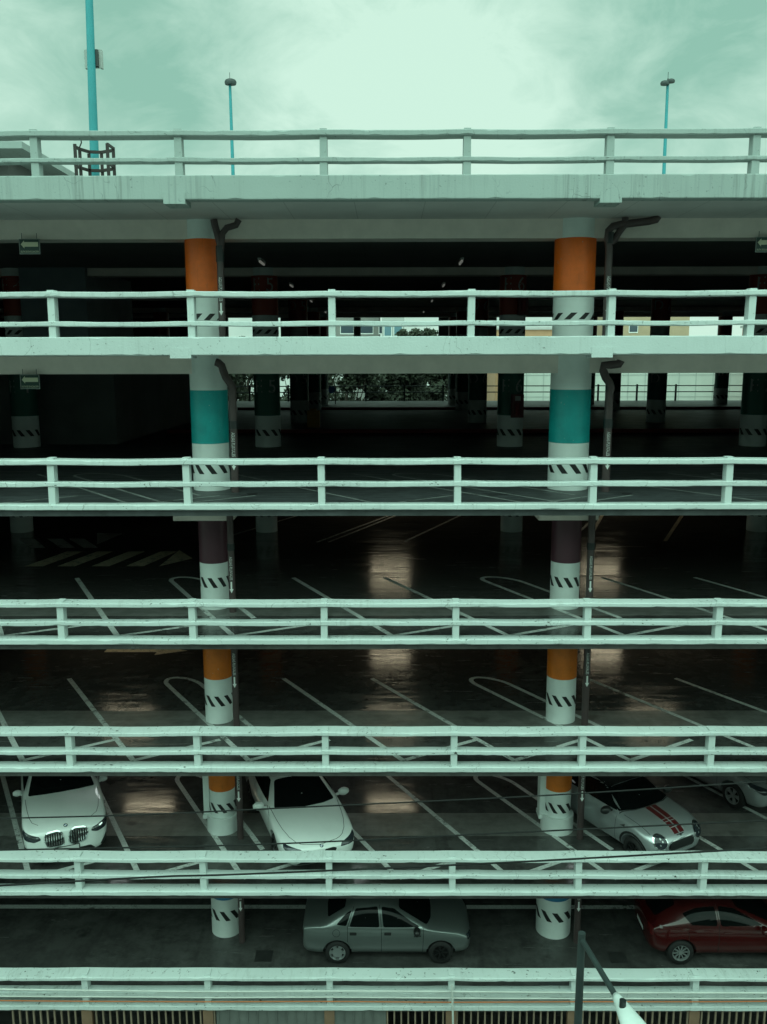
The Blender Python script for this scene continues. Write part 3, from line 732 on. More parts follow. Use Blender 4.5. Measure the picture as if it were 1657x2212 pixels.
m = MB(); m.tube([P(976, 2128, -.09), P(977, 2150, -.09), P(978, 2180, -.09), P(979, 2230, -.09)], .022, 8)
tag(m.build('utility_cable', M['conduit']), 'short pale conduit dropping past the fence post at the middle', 'cable')

# ------------------------------------------------------------------ small things on the decks
def extinguisher(u0, u1, v0, v1, y, label):
    a = on_y(u0, v0, y); b = on_y(u1, v1, y)
    root = empty('extinguisher_cabinet', ((a.x+b.x)/2, y, b.z), label, 'cabinet')
    m = MB(); m.box(a.x, b.x, y-.1, y+.1, b.z, a.z); m.build('box', plain('dark_red_cabinet', (.10, .014, .014), .5, .2), root)
    m = MB(); m.cyl((a.x+b.x)/2, y-.13, b.z+.1, a.z-.28, .075, 16); m.build('extinguisher', M['kerb'], root)
    m = MB(); m.box((a.x+b.x)/2-.09, (a.x+b.x)/2+.09, y-.104, y-.101, a.z-.2, a.z-.05); m.build('label_plate', M['grey_letter'], root)
extinguisher(1105, 1130, 852, 902, 12.2, 'dark red extinguisher cabinet on the second row green column')
extinguisher(1120, 1140, 630, 680, 12.2, 'dark red extinguisher cabinet on the second row column just below the roof')
p = on_z(678, 923, FLOOR[3])
root = empty('bollard', p, 'short yellow bollard deep inside the teal column deck', 'bollard')
m = MB(); m.box(p.x-.27, p.x+.27, p.y-.2, p.y+.2, p.z, p.z+.72); m.build('block', M['yellow'], root)
m = MB(); m.cyl(p.x, p.y, p.z+.72, p.z+.8, .14, 16); m.build('cap', M['yellow'], root)
a = on_y(690, 835, 42.0); b = on_y(727, 848, 42.0)
root = empty('notice_board', ((a.x+b.x)/2, 42, FLOOR[3]), 'white notice board with a blue disc near the far railing', 'sign')
m = MB(); m.box(a.x, b.x, 42, 42.06, b.z, a.z); m.build('board', M['letter'], root)
m = MB(); m.tube([(b.x-.32, 41.99, (a.z+b.z)/2), (b.x-.32, 41.975, (a.z+b.z)/2)], .24, 20, smooth=False); m.build('disc', mat('blue_disc', (.03, .14, .38), .5), root)
m = MB()
for xx in (a.x+.1, b.x-.08): m.box(xx-.03, xx+.03, 42.0, 42.05, FLOOR[3], b.z-.001)
m.build('stand', M['darkmetal'], root)
# plate standing behind the thick based column
for cx, s in ((-3.98, 'left'), (4.07, 'right')):
    root = empty('guard_plate', (cx-.36, 2.85, FLOOR[6]), f'white upright guard plate against the {s} amber column among the parked cars', 'guard plate', 'white guard plates by the thick based columns')
    m = MB(); m.box(cx-.44, cx-.30, 2.62, 2.95, FLOOR[6]+.40, FLOOR[6]+1.62); m.build('plate', M['column'], root)
    m = MB(); m.box(cx-.46, cx-.28, 2.60, 2.97, FLOOR[6]+.30, FLOOR[6]+.395); m.build('foot', M['column'], root)

# ------------------------------------------------------------------ what stands behind
M['leaf'] = [mat('leaf_dark', (.030, .040, .022), .7), mat('leaf_brown', (.11, .055, .025), .7), mat('leaf_green', (.06, .085, .035), .7), mat('leaf_orange', (.30, .07, .015), .7)]
M['bark'] = plain('bark', (.05, .04, .03), .9, .3, 3)
def tree(x, y, h, rad, label, seed, cols, n=5200, leaf=.13, cz=.62):
    rnd = random.Random(seed); z0 = -17.2
    root = empty('tree', (x, y, z0), label, 'tree', 'trees beyond the far railing')
    m = MB(); top = Vector((x+rnd.uniform(-.5, .5), y, z0+h*.8)); m.tube([(x, y, z0), (x+.15, y, z0+h*.35), top], [.34, .26, .06], 10)
    cl = []
    for i in range(34):
        a = rnd.uniform(0, 6.283); q = math.sqrt(rnd.random())*rad; zc = z0+h*rnd.uniform(cz-.3, .96)
        q *= math.sqrt(max(.1, 1-((zc-z0)/h-cz)**2/.16))
        c = Vector((x+q*math.cos(a), y+q*math.sin(a), zc)); cl.append((c, rnd.uniform(.5, 1.0)*rad*.32))
        s = Vector((x+.1, y, z0+h*rnd.uniform(.3, .7))); mid = s.lerp(c, .55)+Vector((0, 0, .3))
        m.tube([s, mid, c], [.11, .06, .02], 6)
    m.build('trunk', M['bark'], root)
    m = MB()
    for i in range(n):
        c, cr = cl[rnd.randrange(len(cl))]
        d = Vector((rnd.gauss(0, 1), rnd.gauss(0, 1), rnd.gauss(0, .8))); d = d.normalized()*cr*(rnd.random()**.45)
        p = c+d; s = leaf*rnd.uniform(.6, 1.5)
        u = Vector((rnd.gauss(0, 1), rnd.gauss(0, 1), rnd.gauss(0, 1))).normalized(); v = u.orthogonal().normalized()
        w_ = cols[int((abs(math.sin(c.x*3.1+c.z*1.7))*.7+rnd.random()*.3)*len(cols)) % len(cols)]
        m.add([p-u*s, p+v*s*.55, p+u*s, p-v*s*.55], [(0, 1, 2, 3)], w_)
    m.build('crown', M['leaf'], root)
tree(-.2, 57, 18.0, 4.6, 'large brown and orange tree beyond the far railing at the middle', 3, [0, 1, 3, 1, 0, 3], 30000, .17)
tree(-3.4, 54, 17.6, 3.6, 'rust brown tree standing close to the far railing left of the orange one', 21, [1, 0, 3, 1], 16000, .17)
tree(3.4, 54.5, 17.4, 3.4, 'brown leafed tree standing close to the far railing right of the orange one', 23, [0, 1, 1, 0], 16000, .17)
tree(3.0, 62, 20.4, 3.4, 'bushy dark tree whose top shows above the second deck', 8, [0, 0, 1, 2], 14000, .17)
tree(-12.6, 56, 17.8, 4.2, 'yellow green tree seen left of the second row columns', 5, [2, 0, 1, 2], 14000, .17)
tree(-7.3, 60, 18.2, 4.2, 'dark brown tree left of the large orange one', 15, [0, 1, 1, 0], 12000, .17)
tree(-13.2, 66, 20.0, 1.6, 'small dark conifer like treetop beside the left orange column', 11, [0, 0], 1500, .16, .7)

def facade(name, x0, x1, y, z0, z1, mt, label, wins, mw, depth=12, trim=None, cat='building', roof=None):
    root = empty(name, ((x0+x1)/2, y, z0), label, cat)
    m = MB(); m.box(x0, x1, y, y+depth, z0, z1); m.build('wall', mt, root)
    for (a, b, c, d) in wins:
        m = MB(); m.box(a, b, y-.06, y-.002, c, d); f = m.build('window', trim or M['letter'], root)
        m = MB(); k = .12; nn = max(1, round((b-a)/1.1)); ww = (b-a)/nn
        for i in range(nn): m.box(a+i*ww+k*.6, a+(i+1)*ww-k*.6, y-.09, y-.062, c+k, d-k)
        m.build('pane', mw, f)
    m = MB(); m.box(x0-.2, x1+.2, y-.2, y+depth+.2, z1, z1+.25); m.build('roof', roof or M['pavement'], root)
    return root
glass = mat('dark_window_glass', (.05, .07, .09), .1)
bglass = mat('bluish_window_glass', (.12, .22, .27), .15)
gw = plain('grey_block_wall', (.22, .22, .21), .8, .2, 3); bw = plain('beige_render', (.40, .30, .20), .8, .12, 1); ow = plain('ochre_render', (.45, .26, .15), .8, .15, 1); pw = plain('pale_panel_wall', (.46, .49, .45), .7, .12, .5)
wn = [(-5.4+2.2*i, -3.8+2.2*i, z, z+1.3) for i in range(3) for z in (-3.2, -.4, 2.95)]
facade('apartment_block', -6.2, -.9, 86, -17.2, 9, gw, 'grey brick apartment block with white framed windows far behind', wn, glass)
facade('apartment_block', -.6, 1.9, 84, -17.2, 8, plain('white_render', (.42, .44, .43), .8, .1, 1), 'narrow white apartment block with bluish windows beside the grey brick block', [(-.4, .5, 2.6, 4.2), (.7, 1.7, 2.6, 4.2)], bglass)
facade('house', 12.2, 19.5, 84, -17.2, 3.35, ow, 'ochre house with a white flat roof behind the right orange column', [(13, 14.2, 1.5, 2.6)], glass)
facade('house', 28.0, 36.5, 92, -17.2, 7.0, bw, 'beige house with one dark window far behind at the right', [(29.2, 30.3, 3.2, 4.6)], glass)
r_ = facade('warehouse', 13.0, 60, 78, -17.2, 1.2, pw, 'long pale panelled hall filling the right of the far view', [], glass)
m = MB()
for i in range(27): m.box(13.0+i*1.8, 13.06+i*1.8, 77.96, 77.998, -17.2, 1.1)
for z in (-8.5, -6.2, -3.9, -1.6): m.box(13, 60, 77.955, 77.996, z, z+.05)
m.build('panel_joints', plain('joint_shadow_strip', (.33, .36, .34), .8, .1), r_)
facade('house', 39, 47, 70, -17.2, 3.4, plain('brick_red_render', (.34, .12, .07), .8, .2, 2), 'brick red house with a dark window at the far right', [(41.2, 42.6, 2.2, 3.2)], glass)
facade('house', -34, -24, 90, -17.2, 2.2, pw, 'pale low house far behind at the left', [(-31, -29.5, .3, 1.5)], glass)
wn2 = [(-3+x*6, -.2+x*6, z, z+1.5) for x in range(-9, 10) for z in (-14, -10.5, -7, -3.5, 0)]
for x0, x1, zt2, lb in ((-75, -22, 8.0, 'left of'), (-21, 24, 10.0, 'directly behind'), (25, 80, 8.5, 'right of')):  # unseen blocks added so low sky light falls off inside the decks
    facade('sky_light_blocker', x0, x1, -54, -17.2, zt2, plain('dull_render', (.16, .17, .165), .8, .2, .4), f'unseen block added to cut low sky light, {lb} the viewer', [], glass)
#CARS
# ------------------------------------------------------------------ cars
def paint(name, col, rough=.32, metal=0., coat=.8):
    m = mat(name, col, rough, metal, .5, coat); g = NG(m)
    g.col(g.mix(g.rng(g.noise(1.7, 4), .4, .75), col, tuple(.9*x for x in col)))
    return m
M['car_white'] = paint('white_car_paint', (.70, .74, .72)); M['car_silver'] = paint('silver_car_paint', (.42, .45, .46), .3, .55)
M['car_grey'] = paint('pewter_car_paint', (.18, .205, .20), .28, .5); M['car_red'] = paint('dark_red_car_paint', (.055, .004, .004), .25)
M['glass'] = mat('dark_car_glass', (.004, .006, .006), .03, 0, .16); M['trim'] = plain('black_car_trim', (.012, .013, .013), .4, .2)
M['tyre'] = plain('tyre_rubber', (.012, .012, .012), .75, .2); M['alloy'] = plain('alloy_wheel', (.45, .48, .48), .3, .1, metal=.7)
M['chrome'] = mat('chrome', (.75, .77, .77), .1, 1.0); M['lens'] = mat('clear_lamp_lens', (.022, .028, .034), .06, .1, .6)
M['tail'] = mat('red_lamp_lens', (.08, .008, .008), .12); M['gap'] = mat('panel_gap_shadow_rubber', (.01, .011, .011), .8)
M['plate'] = plain('number_plate', (.55, .57, .56), .5, .1); M['stripe'] = mat('dark_red_vinyl', (.085, .005, .006), .4)
M['well'] = mat('wheel_arch_liner', (.006, .006, .006), .9); M['badge_blue'] = mat('badge_blue', (.03, .10, .25), .3)
M['roof_black'] = paint('black_roof_paint', (.012, .014, .014), .2)

def car_shell(st, R_w, axles, wd):
    """st rows: x, zbottom, w_low, z_mid, w_shoulder, z_shoulder, w_top, z_topedge, z_top (nose first)"""
    verts = []; faces = []
    def ring(x, zb, w_, zm, ws, zs, wt, ze, zt_):
        half = [(.0, zb), (w_*.55, zb), (w_*.93, zb+.03), (w_, zm), (w_*.5+ws*.5+.01, (zm+zs)/2+.03), (ws, zs), ((ws+wt)/2+.012, (zs+ze)/2), (wt, ze), (wt*.62, ze+(zt_-ze)*.72), (0, zt_)]
        return [(x, y, z) for y, z in half] + [(x, -y, z) for y, z in reversed(half[1:-1])]
    rows = []
    f = list(st[0]); b = list(st[-1])
    def shrink(s, dx, k):
        zc = (s[1]+s[8])/2; q = lambda z: zc+(z-zc)*k
        return [s[0]+dx, q(s[1]), s[2]*k, q(s[3]), s[4]*k, q(s[5]), s[6]*k, q(s[7]), q(s[8])]
    allst = [shrink(f, .035, .5), shrink(f, .025, .86)] + [list(s) for s in st] + [shrink(b, -.02, .88), shrink(b, -.03, .5)]
    for s in allst: rows.append(ring(*s))
    n = len(rows[0])
    for r in rows: verts += r
    for i in range(len(rows)-1):
        for k in range(n): faces.append((i*n+k, i*n+(k+1) % n, (i+1)*n+(k+1) % n, (i+1)*n+k))
    faces.append(tuple(range(n-1, -1, -1))); faces.append(tuple((len(rows)-1)*n+k for k in range(n)))
    me = bpy.data.meshes.new('body'); me.from_pydata(verts, [], faces); me.update(); fix_normals(me)
    o = bpy.data.objects.new('body', me); COL.objects.link(o)
    s = o.modifiers.new('smooth', 'SUBSURF'); s.levels = 3; s.render_levels = 3
    bpy.context.view_layer.update(); dg = bpy.context.evaluated_depsgraph_get()
    sm = bpy.data.meshes.new_from_object(o.evaluated_get(dg))
    bm = bmesh.new(); bm.from_mesh(sm); bvh = BVHTree.FromBMesh(bm); bm.free()
    o.modifiers.clear(); o.data = sm
    cut = MB(); RW = R_w+.055
    for ax in axles:
        for sgn in (-1, 1):
            c0, c1 = sorted((sgn*(wd-.30), sgn*(wd+.25)))
            cut.tube([(ax, c0, R_w+.01), (ax, c1, R_w+.01)], RW, 40, smooth=False)
    cm = cut.mesh('cut'); bm = bmesh.new(); bm.from_mesh(cm); bmesh.ops.remove_doubles(bm, verts=bm.verts, dist=1e-5); bmesh.ops.recalc_face_normals(bm, faces=bm.faces); bm.to_mesh(cm); bm.free()
    co = bpy.data.objects.new('cut', cm); COL.objects.link(co)
    bo = o.modifiers.new('wells', 'BOOLEAN'); bo.operation = 'DIFFERENCE'; bo.object = co; bo.solver = 'EXACT'
    bpy.context.view_layer.update(); dg = bpy.context.evaluated_depsgraph_get()
    fm = bpy.data.meshes.new_from_object(o.evaluated_get(dg))
    bpy.data.objects.remove(o); bpy.data.objects.remove(co)
    for p in fm.polygons:
        c = p.center; inside = any(math.hypot(c.x-ax, c.z-R_w-.01) < RW*1.002 for ax in axles) and abs(c.y) > wd-.31
        nrm_in = any(math.hypot(c.x-ax, c.z-R_w-.01) > RW*.97 for ax in axles)
        dot = max(((Vector((ax-c.x, 0, R_w+.01-c.z))).normalized().dot(p.normal)) for ax in axles if math.hypot(c.x-ax, c.z-R_w) < RW*1.3) if inside else -1
        p.material_index = 1 if inside and (dot > .8 or (abs(p.normal.y) > .9 and abs(c.y) < wd-.28)) else 0
        p.use_smooth = p.material_index == 0
    fm.set_sharp_from_angle(angle=R(38))
    return fm, bvh
AX = {'front': (Vector((-1, 0, 0)), lambda a, b: Vector((6, a, b))), 'rear': (Vector((1, 0, 0)), lambda a, b: Vector((-6, a, b))),
      'top': (Vector((0, 0, -1)), lambda a, b: Vector((a, b, 6))), 'left': (Vector((0, -1, 0)), lambda a, b: Vector((a, 6, b))), 'right': (Vector((0, 1, 0)), lambda a, b: Vector((a, -6, b)))}
def cast(bvh, axis, a, b):
    d, o = AX[axis]; h = bvh.ray_cast(o(a, b), d)
    return (h[0], h[1]) if h[0] is not None else None
def smooth_poly(pts, rnd, per=10):
    """closed outline with rounded corners"""
    n = len(pts); outp = []
    for i in range(n):
        p0, p1, p2 = Vector(pts[i-1]), Vector(pts[i]), Vector(pts[(i+1) % n])
        l0 = min(rnd, (p0-p1).length*.48); l2 = min(rnd, (p2-p1).length*.48)
        a = p1+(p0-p1).normalized()*l0; b = p1+(p2-p1).normalized()*l2
        for j in range(6):
            t = j/5; outp.append(a*(1-t)**2+p1*2*t*(1-t)+b*t*t)
        nx = p2+(p1-p2).normalized()*min(rnd, (p1-p2).length*.48)
        for j in range(1, per): outp.append(b.lerp(nx, j/per))
    return outp
def decal(mb, bvh, axis, pts, off=.006, rnd=.03, rings=7, mi=0, flat=None):
    ol = smooth_poly(pts, rnd); c = sum(ol, Vector((0, 0)))/len(ol)
    rows = []; last = None
    for j in range(rings+1):
        k = 1-j/rings if j < rings else 0.0
        row = []
        for p in ol:
            q = c+(p-c)*max(k, .02); h = cast(bvh, axis, q.x, q.y)
            if h is None: row.append(None); continue
            row.append(h[0]+h[1]*off)
        rows.append(row)
    vs = []; idx = {}
    for j, r in enumerate(rows):
        for i, p in enumerate(r):
            if p is not None: idx[(j, i)] = len(vs); vs.append(p)
    n = len(ol); fs = []
    for j in range(rings):
        for i in range(n):
            q = [(j, i), (j, (i+1) % n), (j+1, (i+1) % n), (j+1, i)]
            if all(t in idx for t in q): fs.append(tuple(idx[t] for t in q))
    mb.add(vs, fs, mi, True)
    return ol
def strip(mb, bvh, axis, pts, wd, off=.004, mi=0, seg=14):
    P2 = []
    for a, b in zip(pts, pts[1:]):
        for j in range(seg): P2.append(Vector(a).lerp(Vector(b), j/seg))
    P2.append(Vector(pts[-1])); vs = []; fs = []; ok = []
    for i, p in enumerate(P2):
        t = (P2[min(i+1, len(P2)-1)]-P2[max(i-1, 0)]).normalized(); nr = Vector((-t.y, t.x))*wd/2
        h = [cast(bvh, axis, *(p+nr)), cast(bvh, axis, *(p-nr))]
        ok.append(all(h))
        for q in h: vs.append(q[0]+q[1]*off if q else Vector((0, 0, 0)))
    for i in range(len(P2)-1):
        if ok[i] and ok[i+1] and (vs[2*i]-vs[2*i+2]).length < .25: fs.append((2*i, 2*i+1, 2*i+3, 2*i+2))
    mb.add(vs, fs, mi, True)
def wheel(root, x, y, s, R_w, style, wdt=.20):
    """s = +1 left side, -1 right side of the car"""
    m = MB(); prof = [(R_w*.66, -wdt/2), (R_w*.90, -wdt/2), (R_w*.985, -wdt*.36), (R_w, -wdt*.2), (R_w, wdt*.2), (R_w*.985, wdt*.36), (R_w*.90, wdt/2), (R_w*.66, wdt/2)]
    n = 40; vs = []
    for r, d in prof:
        for k in range(n): t = 2*math.pi*k/n; vs.append((x+r*math.cos(t), y+d, R_w+r*math.sin(t)))
    fs = [(i*n+k, i*n+(k+1) % n, (i+1)*n+(k+1) % n, (i+1)*n+k) for i in range(len(prof)-1) for k in range(n)]
    m.add(vs, fs, 0, True); wh = m.build('wheel', M['tyre'], root, True)
    yo = y+s*wdt*.46; m = MB(); rr = R_w*.665
    def ringz(r0, r1, y0, y1):
        vs = [(x+r*math.cos(2*math.pi*k/n), yy, R_w+r*math.sin(2*math.pi*k/n)) for r, yy in ((r0, y0), (r1, y1)) for k in range(n)]
        m.add(vs, [(k, (k+1) % n, n+(k+1) % n, n+k) for k in range(n)], 0, True)
    ringz(rr, rr*.9, yo, yo-s*.004); ringz(rr*.9, rr*.86, yo-s*.004, yo-s*.06)
    def spoke(t0, w0, w1, r0, r1):
        c, q = math.cos(t0), math.sin(t0); pts = [(r0, -w0), (r1, -w1), (r1, w1), (r0, w0)]
        for dy in (0,):
            top = [(x+r*c-v*q, yo-s*(.012+.02*(1-r/rr)), R_w+r*q+v*c) for r, v in pts]; bot = [(a, b-s*.03, d) for a, b, d in top]
            m.add(top+bot, [(0,1,2,3),(7,6,5,4),(0,4,5,1),(1,5,6,2),(2,6,7,3),(3,7,4,0)])
    if style == 'hubcap':
        m.cyl_y = None
        for k in range(6):
            t = 2*math.pi*k/6; spoke(t, R_w*.16, R_w*.13, R_w*.15, rr*.95)
        ringz(rr*.62, 0.001, yo-s*.004, yo+s*.006)
    elif style == 'multi':
        for k in range(10): spoke(2*math.pi*k/10+.1, R_w*.035, R_w*.045, R_w*.10, rr*.93)
        ringz(R_w*.15, .001, yo-s*.01, yo)
    elif style == 'double':
        for k in range(5):
            for e in (-.17, .17): spoke(2*math.pi*k/5+e, R_w*.05, R_w*.06, R_w*.12, rr*.93)
        ringz(R_w*.18, .001, yo-s*.01, yo)
    if style == 'dark':
        for k in range(7): spoke(2*math.pi*k/7, R_w*.05, R_w*.06, R_w*.1, rr*.93)
    m.build('rim', M['trim'] if style == 'dark' else M['alloy'], wh, True)
    b = MB(); vs = [(x+rr*.86*math.cos(2*math.pi*k/n), yo-s*.075, R_w+rr*.86*math.sin(2*math.pi*k/n)) for k in range(n)]
    b.add(vs, [tuple(range(n))]); b.build('brake_disc', M['well'], wh, True)
def mirror(root, x, y, z, s, mt, arm=.10):
    kq = .78 if arm < .06 else 1.0
    m = MB(); n = 6; rings = []
    for i in range(n+1):
        q = i/n; r = math.sin(math.pi*(.16+.68*q))
        rings.append([Vector((x+.085*kq*r*math.cos(t)+.02, y+s*(arm-.05+.25*kq*q), z+.10*kq*r*math.sin(t))) for t in [2*math.pi*k/14 for k in range(14)]])
    vs = [p for g in rings for p in g]; fs = [tuple(range(14)), tuple(14*n+k for k in range(13, -1, -1))]
    for i in range(n):
        for k in range(14): fs.append((14*i+k, 14*i+(k+1) % 14, 14*i+14+(k+1) % 14, 14*i+14+k))
    m.add(vs, fs, 0, True); m.bar((x+.02, y-s*.02, z-.05), (x+.02, y+s*(arm+.04), z-.03), .05, .04)
    o = m.build('mirror', mt, root, True); fix_normals(o.data)
def car(name, loc, heading, label, st, R_w, axles, wd, paint_m, style, mirror_m=None, mpos=None, rim_front=None, arm=.10):
    root = empty(name, loc, label, 'car', 'cars parked inside the car park', heading)
    fm, bvh = car_shell(st, R_w, axles, wd)
    link('body', fm, [paint_m, M['well']], root, True)
    for i, ax in enumerate(axles):
        for s in (-1, 1): wheel(root, ax, s*(wd-.115), s, R_w, rim_front if (i == 0 and rim_front) else style)
    if mpos:
        for s in (-1, 1): mirror(root, mpos[0], s*mpos[1], mpos[2], s, mirror_m or paint_m, arm)
    return root, bvh
def part(root, name, mt, fn):
    m = MB(); fn(m); return m.build(name, mt, root, True)
def sym(pts): return [(a, -b) for a, b in reversed(pts)]
def badge(root, bvh, y, z, r, axis='front', x=None, name='badge'):
    h = cast(bvh, axis, *((y, z) if axis == 'front' else (x, y))); p, n = h; e = n.cross(Vector((0, 1, 0))).normalized(); f = n.cross(e)
    def disc(m, rr, off, a0=0, a1=6.2832):
        k = 24; vs = [p+n*off]+[p+n*off+(e*math.cos(a0+(a1-a0)*i/k)+f*math.sin(a0+(a1-a0)*i/k))*rr for i in range(k+1)]
        m.add(vs, [(0, i, i+1) for i in range(1, k+1)])
    o = part(root, name, M['trim'], lambda m: disc(m, r, .008))
    part(o, 'badge_field', M['letter'], lambda m: disc(m, r*.66, .010)) if False else None
    m = MB(); disc(m, r*.66, .0105); q = m.build('badge_field', M['letter'], o, True)
    m = MB(); disc(m, r*.64, .0125, 0, 1.5708); disc(m, r*.64, .0125, 3.1416, 4.7124); m.build('badge_quarters', M['badge_blue'], o, True)
def place(u, v, z, h, ang, half):
    """car origin from where its nose badge is seen"""
    p = on_z(u, v, z+h); d = Vector((math.sin(R(ang)), -math.cos(R(ang)), 0)); o = p-d*half
    return (o.x, o.y, z+.003), R(ang-90)
DK = FLOOR[6]+.002
# --- white crossover
S = [(2.34, .34, .66, .52, .74, .80, .70, .90, .93), (2.25, .26, .90, .56, .91, .91, .82, .985, 1.01), (1.98, .24, .94, .60, .94, .99, .87, 1.045, 1.075), (1.5, .24, .945, .62, .94, 1.03, .88, 1.09, 1.125),
     (1.02, .24, .945, .62, .935, 1.06, .87, 1.13, 1.17), (.86, .24, .945, .62, .925, 1.06, .77, 1.19, 1.24), (.12, .24, .945, .62, .92, 1.08, .62, 1.57, 1.63), (-.6, .24, .945, .62, .92, 1.09, .62, 1.61, 1.68),
     (-1.5, .24, .945, .62, .92, 1.10, .60, 1.56, 1.63), (-2.05, .26, .92, .62, .89, 1.08, .58, 1.30, 1.36), (-2.33, .36, .80, .62, .78, .98, .60, 1.06, 1.08)]
S = [(a, b, c*.95, d, e*.95, f_, g_*.95, h_, i_) for a, b, c, d, e, f_, g_, h_, i_ in S]
loc, hd_ = place(142, 1787, DK, .96, 23, 2.30)
suv, bv = car('crossover_car', loc, hd_, 'white crossover car with a twin kidney grille parked at the far left', S, .36, (1.42, -1.42), .90, M['car_white'], 'double', None, (.48, .89, 1.10), None, .03)
WS = [(.93, .74), (.18, .58), (.20, 0), (.18, -.58), (.93, -.74), (.99, -.4), (1.01, 0), (.99, .4)]
part(suv, 'windscreen', M['glass'], lambda m: decal(m, bv, 'top', WS, .006, .07))
for ax in ('left', 'right'):
    part(suv, 'side_window', M['glass'], lambda m: decal(m, bv, ax, [(.62, 1.16), (.05, 1.50), (-.55, 1.54), (-.55, 1.16)], .006, .05))
    part(suv, 'side_window', M['glass'], lambda m: decal(m, bv, ax, [(-.63, 1.16), (-.63, 1.54), (-1.3, 1.5), (-1.75, 1.2)], .006, .05))
def kidney(m, s, k=1.): decal(m, bv, 'front', [(s*.035, .60), (s*.06, .88), (s*.16, .945), (s*.42, .925), (s*.475, .80), (s*.40, .60), (s*.16, .565)], .012, .06)
for s in (-1, 1):
    g_ = part(suv, 'grille', M['chrome'], lambda m: kidney(m, s))
    part(g_, 'grille_mesh', M['trim'], lambda m: decal(m, bv, 'front', [(s*.06, .615), (s*.085, .868), (s*.17, .918), (s*.41, .90), (s*.45, .80), (s*.385, .62), (s*.17, .592)], .018, .05))
    def bars(m):
        for i in range(7): strip(m, bv, 'front', [(s*(.105+.05*i), .63), (s*(.105+.05*i), .895)], .017, .03, 0, 8)
    part(g_, 'slats', M['chrome'], bars)
    part(suv, 'headlight', M['lens'], lambda m: decal(m, bv, 'front', [(s*.52, .80), (s*.55, .87), (s*.76, .935), (s*.90, .985), (s*.905, .90), (s*.84, .79), (s*.66, .755)], .008, .03))
    part(suv, 'headlight_bar', M['chrome'], lambda m: strip(m, bv, 'front', [(s*.55, .845), (s*.70, .875), (s*.80, .92)], .028, .016))
    part(suv, 'side_intake', M['trim'], lambda m: decal(m, bv, 'front', [(s*.70, .40), (s*.84, .62), (s*.88, .50), (s*.82, .36)], .008, .03))
part(suv, 'lower_intake', M['trim'], lambda m: decal(m, bv, 'front', [(-.60, .36), (-.50, .47), (.50, .47), (.60, .36), (.4, .33), (-.4, .33)], .008, .03))
part(suv, 'number_plate', M['trim'], lambda m: decal(m, bv, 'front', [(-.27, .455), (-.27, .575), (.27, .575), (.27, .455)], .03, .01))
part(suv, 'plate_face', M['plate'], lambda m: decal(m, bv, 'front', [(-.25, .47), (-.25, .56), (.25, .56), (.25, .47)], .036, .01))
badge(suv, bv, 0, .985, .045)
def gaps(m):
    for s in (-1, 1): strip(m, bv, 'top', [(2.12, s*.56), (2.0, s*.68), (1.8, s*.735), (1.5, s*.77), (1.2, s*.79), (.98, s*.80)], .010)
    for ax in ('left', 'right'):
        strip(m, bv, ax, [(.98, .36), (.98, 1.05), (.6, 1.12)], .010); strip(m, bv, ax, [(-.59, .36), (-.59, 1.13)], .010)
part(suv, 'panel_gaps', M['gap'], gaps)
def crease(m):
    for s in (-1, 1): strip(m, bv, 'top', [(2.1, s*.30), (1.5, s*.44), (1.05, s*.50)], .03, .003)
part(suv, 'bonnet_crease', M['car_white'], crease)
# --- white coupe
S = [(2.28, .30, .58, .40, .60, .56, .50, .62, .635), (2.20, .22, .76, .44, .76, .64, .64, .695, .71), (1.98, .20, .855, .5, .845, .72, .73, .77, .79), (1.5, .19, .885, .52, .875, .79, .77, .845, .87),
     (1.0, .19, .89, .52, .875, .845, .77, .91, .945), (.80, .19, .89, .52, .87, .86, .74, .965, 1.00), (0.0, .19, .89, .52, .87, .90, .57, 1.30, 1.345), (-.55, .19, .89, .52, .87, .91, .56, 1.33, 1.385),
     (-1.05, .19, .89, .52, .865, .92, .55, 1.27, 1.32), (-1.75, .20, .88, .52, .85, .93, .62, 1.02, 1.05), (-2.1, .22, .85, .52, .81, .93, .66, .98, 1.0), (-2.28, .32, .74, .52, .72, .80, .60, .86, .88)]
loc, hd_ = place(695, 1827, DK, .66, 20.5, 2.27)
cpe, bc = car('coupe_car', loc, hd_, 'white coupe with a smooth bonnet and pale mirrors parked beside the left amber column', S, .325, (1.42, -1.34), .89, M['car_white'], 'dark', None, (.58, .86, .95))
WS = [(.86, .72), (.06, .53), (.08, 0), (.06, -.53), (.86, -.72), (.97, -.42), (1.00, 0), (.97, .42)]
part(cpe, 'windscreen', M['glass'], lambda m: decal(m, bc, 'top', WS, .006, .07))
for ax in ('left', 'right'):
    part(cpe, 'side_window', M['glass'], lambda m: decal(m, bc, ax, [(.55, .97), (.0, 1.23), (-.5, 1.27), (-.95, 1.2), (-1.25, .99)], .006, .05))
for s in (-1, 1):
    part(cpe, 'headlight', M['lens'], lambda m: decal(m, bc, 'front', [(s*.42, .58), (s*.46, .645), (s*.66, .70), (s*.80, .735), (s*.81, .66), (s*.72, .575)], .007, .02))
    part(cpe, 'grille', M['trim'], lambda m: decal(m, bc, 'front', [(s*.04, .47), (s*.06, .585), (s*.26, .60), (s*.34, .57), (s*.28, .475)], .008, .03))
part(cpe, 'lower_intake', M['trim'], lambda m: decal(m, bc, 'front', [(-.58, .31), (-.46, .40), (.46, .40), (.58, .31)], .008, .03))
part(cpe, 'number_plate', M['plate'], lambda m: decal(m, bc, 'front', [(-.25, .40), (-.25, .46), (.25, .46), (.25, .40)], .03, .01))
badge(cpe, bc, 0, .655, .042)
